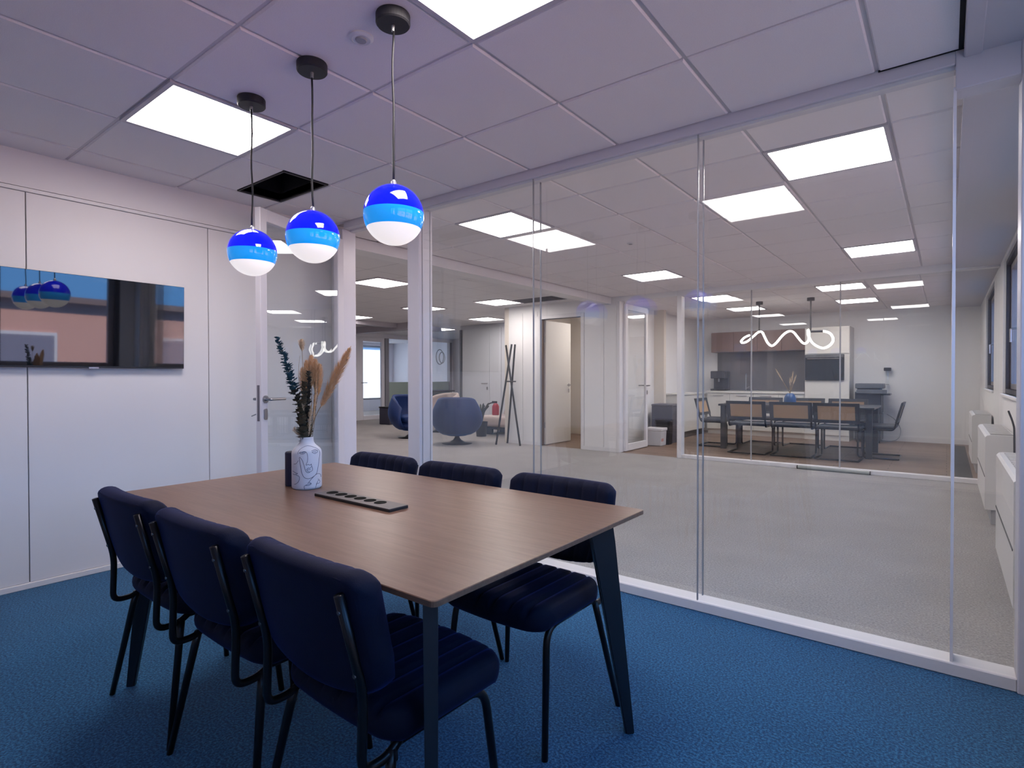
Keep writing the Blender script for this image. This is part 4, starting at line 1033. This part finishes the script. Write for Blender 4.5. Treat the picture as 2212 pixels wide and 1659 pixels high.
def make_cane_chair():
    t = thing('cane_chair', 'cane chair', 'chair', (0, 0, 0), group='black cantilever chairs with cane backs')
    bm = BM(); box(bm, -0.235, 0.235, -0.22, 0.24, 0.435, 0.485, 0.018, 2); obj('seat', bm, seat_blk, t, world=False)
    bm = BM()
    def bk(z): return -0.235 - 0.07 * (z - 0.55) / 0.27
    for (x0, x1, z0, z1) in ((-0.24, 0.24, 0.775, 0.82), (-0.24, 0.24, 0.53, 0.575), (-0.24, -0.195, 0.575, 0.775), (0.195, 0.24, 0.575, 0.775)):
        vv = [(x, bk(z) + dy, z) for z in (z0, z1) for dy in (-0.014, 0.014) for x in (x0, x1)]
        V = [bm.verts.new(c) for c in vv]
        for f in ((0, 1, 3, 2), (4, 6, 7, 5), (0, 4, 5, 1), (2, 3, 7, 6), (0, 2, 6, 4), (1, 5, 7, 3)): bm.faces.new([V[i] for i in f])
    obj('back_frame', bm, blk, t, world=False)
    bm = BM(); V = [bm.verts.new((x, bk(z) + dy, z)) for z in (0.575, 0.775) for dy in (-0.003, 0.003) for x in (-0.195, 0.195)]
    for f in ((0, 1, 3, 2), (4, 6, 7, 5), (0, 4, 5, 1), (2, 3, 7, 6), (0, 2, 6, 4), (1, 5, 7, 3)): bm.faces.new([V[i] for i in f])
    obj('cane_panel', bm, cane_m, t, world=False)
    for s in (-1, 1):
        x = s * 0.225
        bm = BM(); tube(bm, round_path([(x, -0.30, 0.80), (x, -0.225, 0.50), (x, -0.20, 0.425), (x, 0.235, 0.425), (x, 0.235, 0.012), (x, -0.26, 0.012)], 0.05, 5), 0.012, 8)
        obj('side_tube', bm, black_metal, t, world=False, smooth=True)
    bm = BM(); tube(bm, [(-0.225, -0.26, 0.012), (0.225, -0.26, 0.012)], 0.012, 8); obj('floor_tube', bm, black_metal, t, world=False)
    return t
pc = make_cane_chair()
for ch in pc.children: ch.data.transform(Matrix.Scale(1.2, 4, (1, 0, 0)))
CC = [(-2.46, 9.36, 0, 'cane-backed chair facing away on the left, hall side of the black table'),
      (-1.84, 9.38, R(1.5), 'cane-backed chair facing away in the middle, hall side of the black table'),
      (-1.235, 9.37, R(-1.5), 'cane-backed chair facing away on the right, hall side of the black table'),
      (-3.16, 9.95, R(-90), 'cane-backed chair at the left end of the black table'),
      (-0.80, 9.92, R(90), 'cane-backed chair seen side-on at the right end of the black table'),
      (-2.62, 10.66, R(180), 'cane-backed chair behind the black table, left of three'),
      (-1.95, 10.66, R(180), 'cane-backed chair behind the black table, middle of three'),
      (-1.32, 10.66, R(180), 'cane-backed chair behind the black table, right of three')]
for i, (x, y, a, l) in enumerate(CC):
    o = pc if i == 0 else copy_tree(pc)
    o.location = (x, y, 0); o.rotation_euler = (0, 0, a); o['label'] = l
bv = thing('blue_vase', 'round blue vase on the black kitchen table', 'vase', (-2.02, 10.0, 0.745))
bm = BM(); lathe(bm, [(0, 0), (0.07, 0), (0.09, 0.03), (0.09, 0.10), (0.07, 0.15), (0.05, 0.17), (0.045, 0.18), (0.035, 0.17), (0, 0.15)], 24); obj('body', bm, mat('vase_blue', (0.03, 0.09, 0.24), 0.3), bv, world=False, smooth=True)
bq2 = bq
bq = thing('dried_grass_bunch', 'pale dried grasses in the round blue vase', 'dried flowers', (-2.02, 10.0, 0.745 + 0.18))
for dx, dz, l in ((-0.24, 0.40, 0.26), (0.05, 0.36, 0.2), (0.10, 0.30, 0.2), (0.0, 0.26, 0.18)):
    stem([bpt(0, 0, 0), bpt(dx * 0.4, 0, dz * 0.4), bpt(dx, 0, dz)], 0.004, stem_m)
    plume(bpt(dx * 0.45, 0, dz * 0.45), bpt(dx, 0, dz), 0.03, 60, pale_m, 'grass_plume')
bq = bq2
nl = thing('neon_light', 'looping white neon tube light above the black kitchen table', 'neon light', (-2.13, 10.1, H))
NEON = [(-2.678, 1.906), (-2.772, 1.875), (-2.838, 1.818), (-2.821, 1.787), (-2.738, 1.805), (-2.635, 1.876), (-2.535, 1.947), (-2.46, 1.943), (-2.41, 1.853), (-2.36, 1.754), (-2.306, 1.709), (-2.251, 1.754), (-2.158, 1.885), (-2.079, 1.947), (-2.016, 1.933), (-1.954, 1.855), (-1.876, 1.756), (-1.815, 1.733), (-1.766, 1.774), (-1.747, 1.865), (-1.758, 1.942), (-1.762, 1.866), (-1.709, 1.738), (-1.612, 1.662), (-1.538, 1.656), (-1.465, 1.712), (-1.436, 1.793), (-1.48, 1.886), (-1.568, 1.92)]
pts = [(x, 10.1 + 0.10 * math.sin(i * 0.55), z) for i, (x, z) in enumerate(NEON)]
bm = BM(); tube(bm, smooth_path(pts, 5), 0.017, 8); obj('glow_tube', bm, mat('neon_white', (0.9, 0.9, 0.88), 0.4, emit=(1.0, 0.93, 0.86), es=7.0), nl, smooth=True)
bm = BM(); tube(bm, [pts[-1], (-1.74, 10.1, 1.92)], 0.018, 8); obj('dark_sleeve', bm, black_matte, nl)
for x, zb in ((-2.52, 1.95), (-1.74, 1.93)):
    bm = BM(); tube(bm, [(x, 10.1, H - 0.05), (x, 10.1, zb)], 0.012, 8); obj('rod', bm, mat('rod_grey', (0.06, 0.055, 0.055), 0.4, 0.5), nl)
    bm = BM(); b2 = BM(); lathe(b2, [(0, 0), (0.055, 0), (0.055, -0.05), (0, -0.05)], 20); join(bm, b2, Matrix.Translation((x, 10.1, H))); obj('ceiling_cap', bm, black_matte, nl)

# boxes by the kitchen room door
bx = thing('grey_storage_cube', 'tall dark grey box by the open glazed door', 'box', (-4.0, 9.95, 0))
B('body', -4.30, -3.90, 9.75, 10.15, 0, 0.66, mat('box_grey', (0.10, 0.10, 0.125), 0.6), bx, 0.008); B('lid', -4.305, -3.895, 9.745, 10.155, 0.66, 0.70, mat('box_grey_lid', (0.13, 0.13, 0.155), 0.6), bx, 0.008)
bx = thing('black_waste_bin', 'small black bin in front of the dark grey box', 'bin', (-3.98, 9.58, 0))
bm = BM(); prism(bm, rounded_rect(0.26, 0.24, 0.05), 'z', 0, 0.42)
for v in bm.verts:
    if v.co.z < 0.1: v.co.x *= 0.85; v.co.y *= 0.85
bmesh.ops.translate(bm, verts=bm.verts, vec=(-3.98, 9.58, 0)); obj('body', bm, black_matte, bx)
bm = BM(); prism(bm, rounded_rect(0.275, 0.255, 0.05), 'z', 0.405, 0.425); bmesh.ops.translate(bm, verts=bm.verts, vec=(-3.98, 9.58, 0)); obj('rim', bm, mat('bin_rim', (0.03, 0.03, 0.035), 0.4), bx)
bx = thing('white_plastic_tub', 'white plastic tub with lid on the brown floor by the glazed door', 'tub', (-4.02, 9.32, 0))
bm = BM(); box(bm, -4.18, -3.88, 9.2, 9.44, 0, 0.26, 0.01)
for v in bm.verts:
    if v.co.z < 0.1: v.co.x = -4.03 + (v.co.x + 4.03) * 0.92
obj('body', bm, mat('tub_white', (0.62, 0.62, 0.64), 0.4), bx); B('lid', -4.19, -3.87, 9.19, 9.45, 0.26, 0.31, mat('tub_lid', (0.70, 0.69, 0.70), 0.35), bx, 0.008)
B('red_sticker', -3.893, -3.886, 9.22, 9.32, 0.08, 0.17, mat('sticker_red', (0.55, 0.30, 0.28), 0.5), bx)

# ------------------------------------------------------------------ lounge furniture
velv2 = mat('royal_blue_velvet', (0.004, 0.023, 0.115), 0.6, sheen=0.3, sheencol=(0.08, 0.28, 0.8))
def make_lounge_chair():
    """local: faces +y; shell chair on a trumpet swivel base"""
    t = thing('lounge_armchair', 'armchair', 'armchair', (0, 0, 0), group='blue velvet swivel armchairs')
    bm = BM(); nA, nZ = 40, 18; grid = []
    for i in range(nA + 1):
        a = R(-90 - 118 + 236 * i / nA); row = []
        side = abs(i / nA - 0.5) * 2
        for j in range(nZ + 1):
            s = j / nZ
            ztop = 0.85 - 0.26 * side ** 3.2
            z = 0.17 + (ztop - 0.17) * s
            rr = 0.25 + 0.19 * math.sin(math.pi * 0.85 * s ** 0.75)
            row.append(bm.verts.new((rr * 1.05 * math.cos(a), rr * math.sin(a) - 0.10 * s ** 1.5 * max(0, -math.sin(a)), z)))
        grid.append(row)
    for i in range(nA):
        for j in range(nZ): bm.faces.new((grid[i][j], grid[i + 1][j], grid[i + 1][j + 1], grid[i][j + 1]))
    bmesh.ops.recalc_face_normals(bm, faces=bm.faces)
    bmesh.ops.solidify(bm, geom=bm.faces[:], thickness=0.055)
    obj('shell', bm, velv2, t, smooth=True, world=False)
    bm = BM(); lathe(bm, [(0, 0.14), (0.16, 0.145), (0.26, 0.18), (0.32, 0.26), (0.25, 0.33), (0, 0.33)], 28); obj('bowl', bm, velv2, t, smooth=True, world=False)
    bm = pad(0.56, 0.58, 0.16, 1, 0.2, 0.08, 0.0); bmesh.ops.translate(bm, verts=bm.verts, vec=(0, 0.06, 0.38)); obj('seat_cushion', bm, velv2, t, smooth=True, world=False)
    bm = BM(); lathe(bm, [(0, 0), (0.27, 0), (0.27, 0.008), (0.15, 0.022), (0.07, 0.07), (0.045, 0.11), (0.035, 0.145), (0, 0.145)], 32); obj('swivel_base', bm, black_metal, t, smooth=True, world=False)
    return t
la = make_lounge_chair(); la.location = (-7.0, 7.42, 0); la.rotation_euler = (0, 0, R(38)); la['label'] = 'blue swivel armchair seen from behind through the glass'
la2 = copy_tree(la); la2.location = (-8.42, 7.62, 0); la2.rotation_euler = (0, 0, R(-100)); la2['label'] = 'blue velvet swivel armchair seen through the open doorway'
beige = mat('beige_fabric', (0.56, 0.47, 0.44), 0.85, sheen=0.3)
sf = thing('beige_sofa', 'low beige sofa with rounded back behind the coat stand', 'sofa', (-7.1, 9.3, 0))
bm = BM(); box(bm, -7.78, -6.52, 8.95, 9.65, 0.16, 0.40, 0.07, 3); obj('seat', bm, beige, sf, smooth=True)
bm = BM(); prism(bm, [(-7.08 + 0.58 * math.cos(R(a)), 0.34 + 0.46 * math.sin(R(a))) for a in range(0, 181, 12)], 'y', 9.58, 9.85); bmesh.ops.bevel(bm, geom=[e for e in bm.edges if abs((e.verts[0].co - e.verts[1].co).y) < 0.01], offset=0.06, segments=3, affect='EDGES'); bmesh.ops.translate(bm, verts=bm.verts, vec=(0.0, -0.05, 0)); obj('backrest', bm, beige, sf, smooth=True)
B('plinth', -7.75, -6.52, 9.0, 9.6, 0.11, 0.16, mat('sofa_base_dark', (0.03, 0.04, 0.055), 0.5), sf)
for x in (-7.62, -6.65):
    for y in (9.05, 9.55): B('foot', x - 0.1, x + 0.1, y - 0.03, y + 0.03, 0, 0.11, mat('sofa_base_dark', (0.03, 0.04, 0.055), 0.5), sf)
ba = copy_tree(la); ba.location = (-8.86, 8.85, 0); ba.rotation_euler = (0, 0, R(175)); ba['label'] = 'beige armchair half hidden behind the blue swivel armchair'; ba['group'] = 'beige lounge seats'
for ch in ba.children:
    if not ch.name.startswith('swivel'):
        ch.data = ch.data.copy(); ch.data.materials[0] = beige
cs = thing('coat_stand', 'black coat stand of crossed poles by the white wall', 'coat stand', (-6.12, 7.9, 0))
cpt = Vector((-6.13, 7.88, 1.19))
for top, foot in (((-6.29, 7.95, 1.77), (-5.86, 7.80, 0.0)), ((-6.12, 7.90, 1.78), (-6.32, 7.70, 0.0)), ((-6.00, 7.84, 1.77), (-6.30, 8.0, 0.0))):
    bm = BM(); tube(bm, [top, foot], 0.017, 8); obj('pole', bm, black_matte, cs)
bm = BM(); tube(bm, [(-6.21, 7.86, 1.12), (-6.03, 7.9, 1.12)], 0.012, 8); obj('collar', bm, black_matte, cs)
redm = mat('extinguisher_red', (0.42, 0.02, 0.035), 0.3)
fe = thing('fire_extinguisher', 'red fire extinguisher standing on the beige sofa side', 'fire extinguisher', (-7.52, 9.15, 0.402))
bm = BM(); lathe(bm, [(0, 0), (0.07, 0), (0.075, 0.01), (0.075, 0.18), (0.05, 0.23), (0.02, 0.25), (0, 0.25)], 20); obj('cylinder', bm, redm, fe, world=False, smooth=True)
bm = BM(); box(bm, -0.09, 0.03, -0.015, 0.015, 0.25, 0.29); tube(bm, smooth_path([(0.0, 0, 0.26), (-0.12, 0, 0.25), (-0.2, 0, 0.22)], 4), 0.014, 6); obj('valve_and_hose', bm, black_matte, fe, world=False)
bm = BM(); box(bm, -7.74, -7.66, 10.165, 10.182, 0.86, 0.98)
tag(obj('fire_sign', bm, mat('sign_red', (0.5, 0.05, 0.06), 0.5), None, origin=(-7.7, 10.17, 0.9)), 'small red sign on the grey lounge wall above the extinguisher', 'sign')
pt = thing('potted_succulent', 'small dark plant peeking out behind the blue armchair', 'plant', (-7.46, 8.62, 0))
bm = BM(); lathe(bm, [(0, 0), (0.10, 0), (0.13, 0.30), (0.11, 0.30), (0, 0.26)], 20); obj('pot', bm, black_matte, pt, world=False)
bm = BM()
for k in range(9):
    a = k * 2.4; tube(bm, smooth_path([(0, 0, 0.27), (0.06 * math.cos(a), 0.06 * math.sin(a), 0.5), (0.16 * math.cos(a), 0.16 * math.sin(a), 0.62 + 0.03 * (k % 3))], 4), [0.02] * 4 + [0.018] * 4 + [0.004], 6)
obj('leaves', bm, mat('plant_dark', (0.03, 0.045, 0.05), 0.6), pt, world=False)
gt = thing('green_side_table', 'dark green high table in front of the office glazing', 'table', (-11.9, 11.6, 0))
B('top', -12.3, -11.5, 11.2, 12.1, 0.78, 0.82, black_matte, gt); B('cabinet', -12.2, -11.6, 11.3, 12.0, 0.0, 0.78, mat('dark_green', (0.12, 0.17, 0.16), 0.5), gt)
dk = thing('dark_floor_box', 'dark box on the floor left of the blue armchair', 'box', (-11.3, 9.45, 0))
B('body', -11.5, -11.1, 9.3, 9.6, 0, 0.42, mat('dark_box', (0.05, 0.05, 0.08), 0.5), dk, 0.01); B('lid', -11.51, -11.09, 9.29, 9.61, 0.42, 0.45, black_matte, dk, 0.005)
cv = thing('ceiling_opening', 'dark open tile gap in the lounge ceiling', 'ceiling opening', (-5.3, 7.75, H))
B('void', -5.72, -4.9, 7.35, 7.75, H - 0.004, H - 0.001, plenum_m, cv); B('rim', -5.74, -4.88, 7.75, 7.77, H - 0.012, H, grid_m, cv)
fh = thing('red_hose_stripe', 'narrow red extinguisher glimpsed beside the glazed kitchen door hinge', 'fire extinguisher', (-4.27, 8.5, 0))
bm = BM(); lathe(bm, [(0, 0), (0.07, 0), (0.07, 0.42), (0.03, 0.5), (0, 0.52)], 16); obj('cylinder', bm, redm, fh, world=False, smooth=True)
bm = BM(); box(bm, -0.05, 0.05, -0.02, 0.02, 0.5, 0.56); obj('valve', bm, black_matte, fh, world=False)
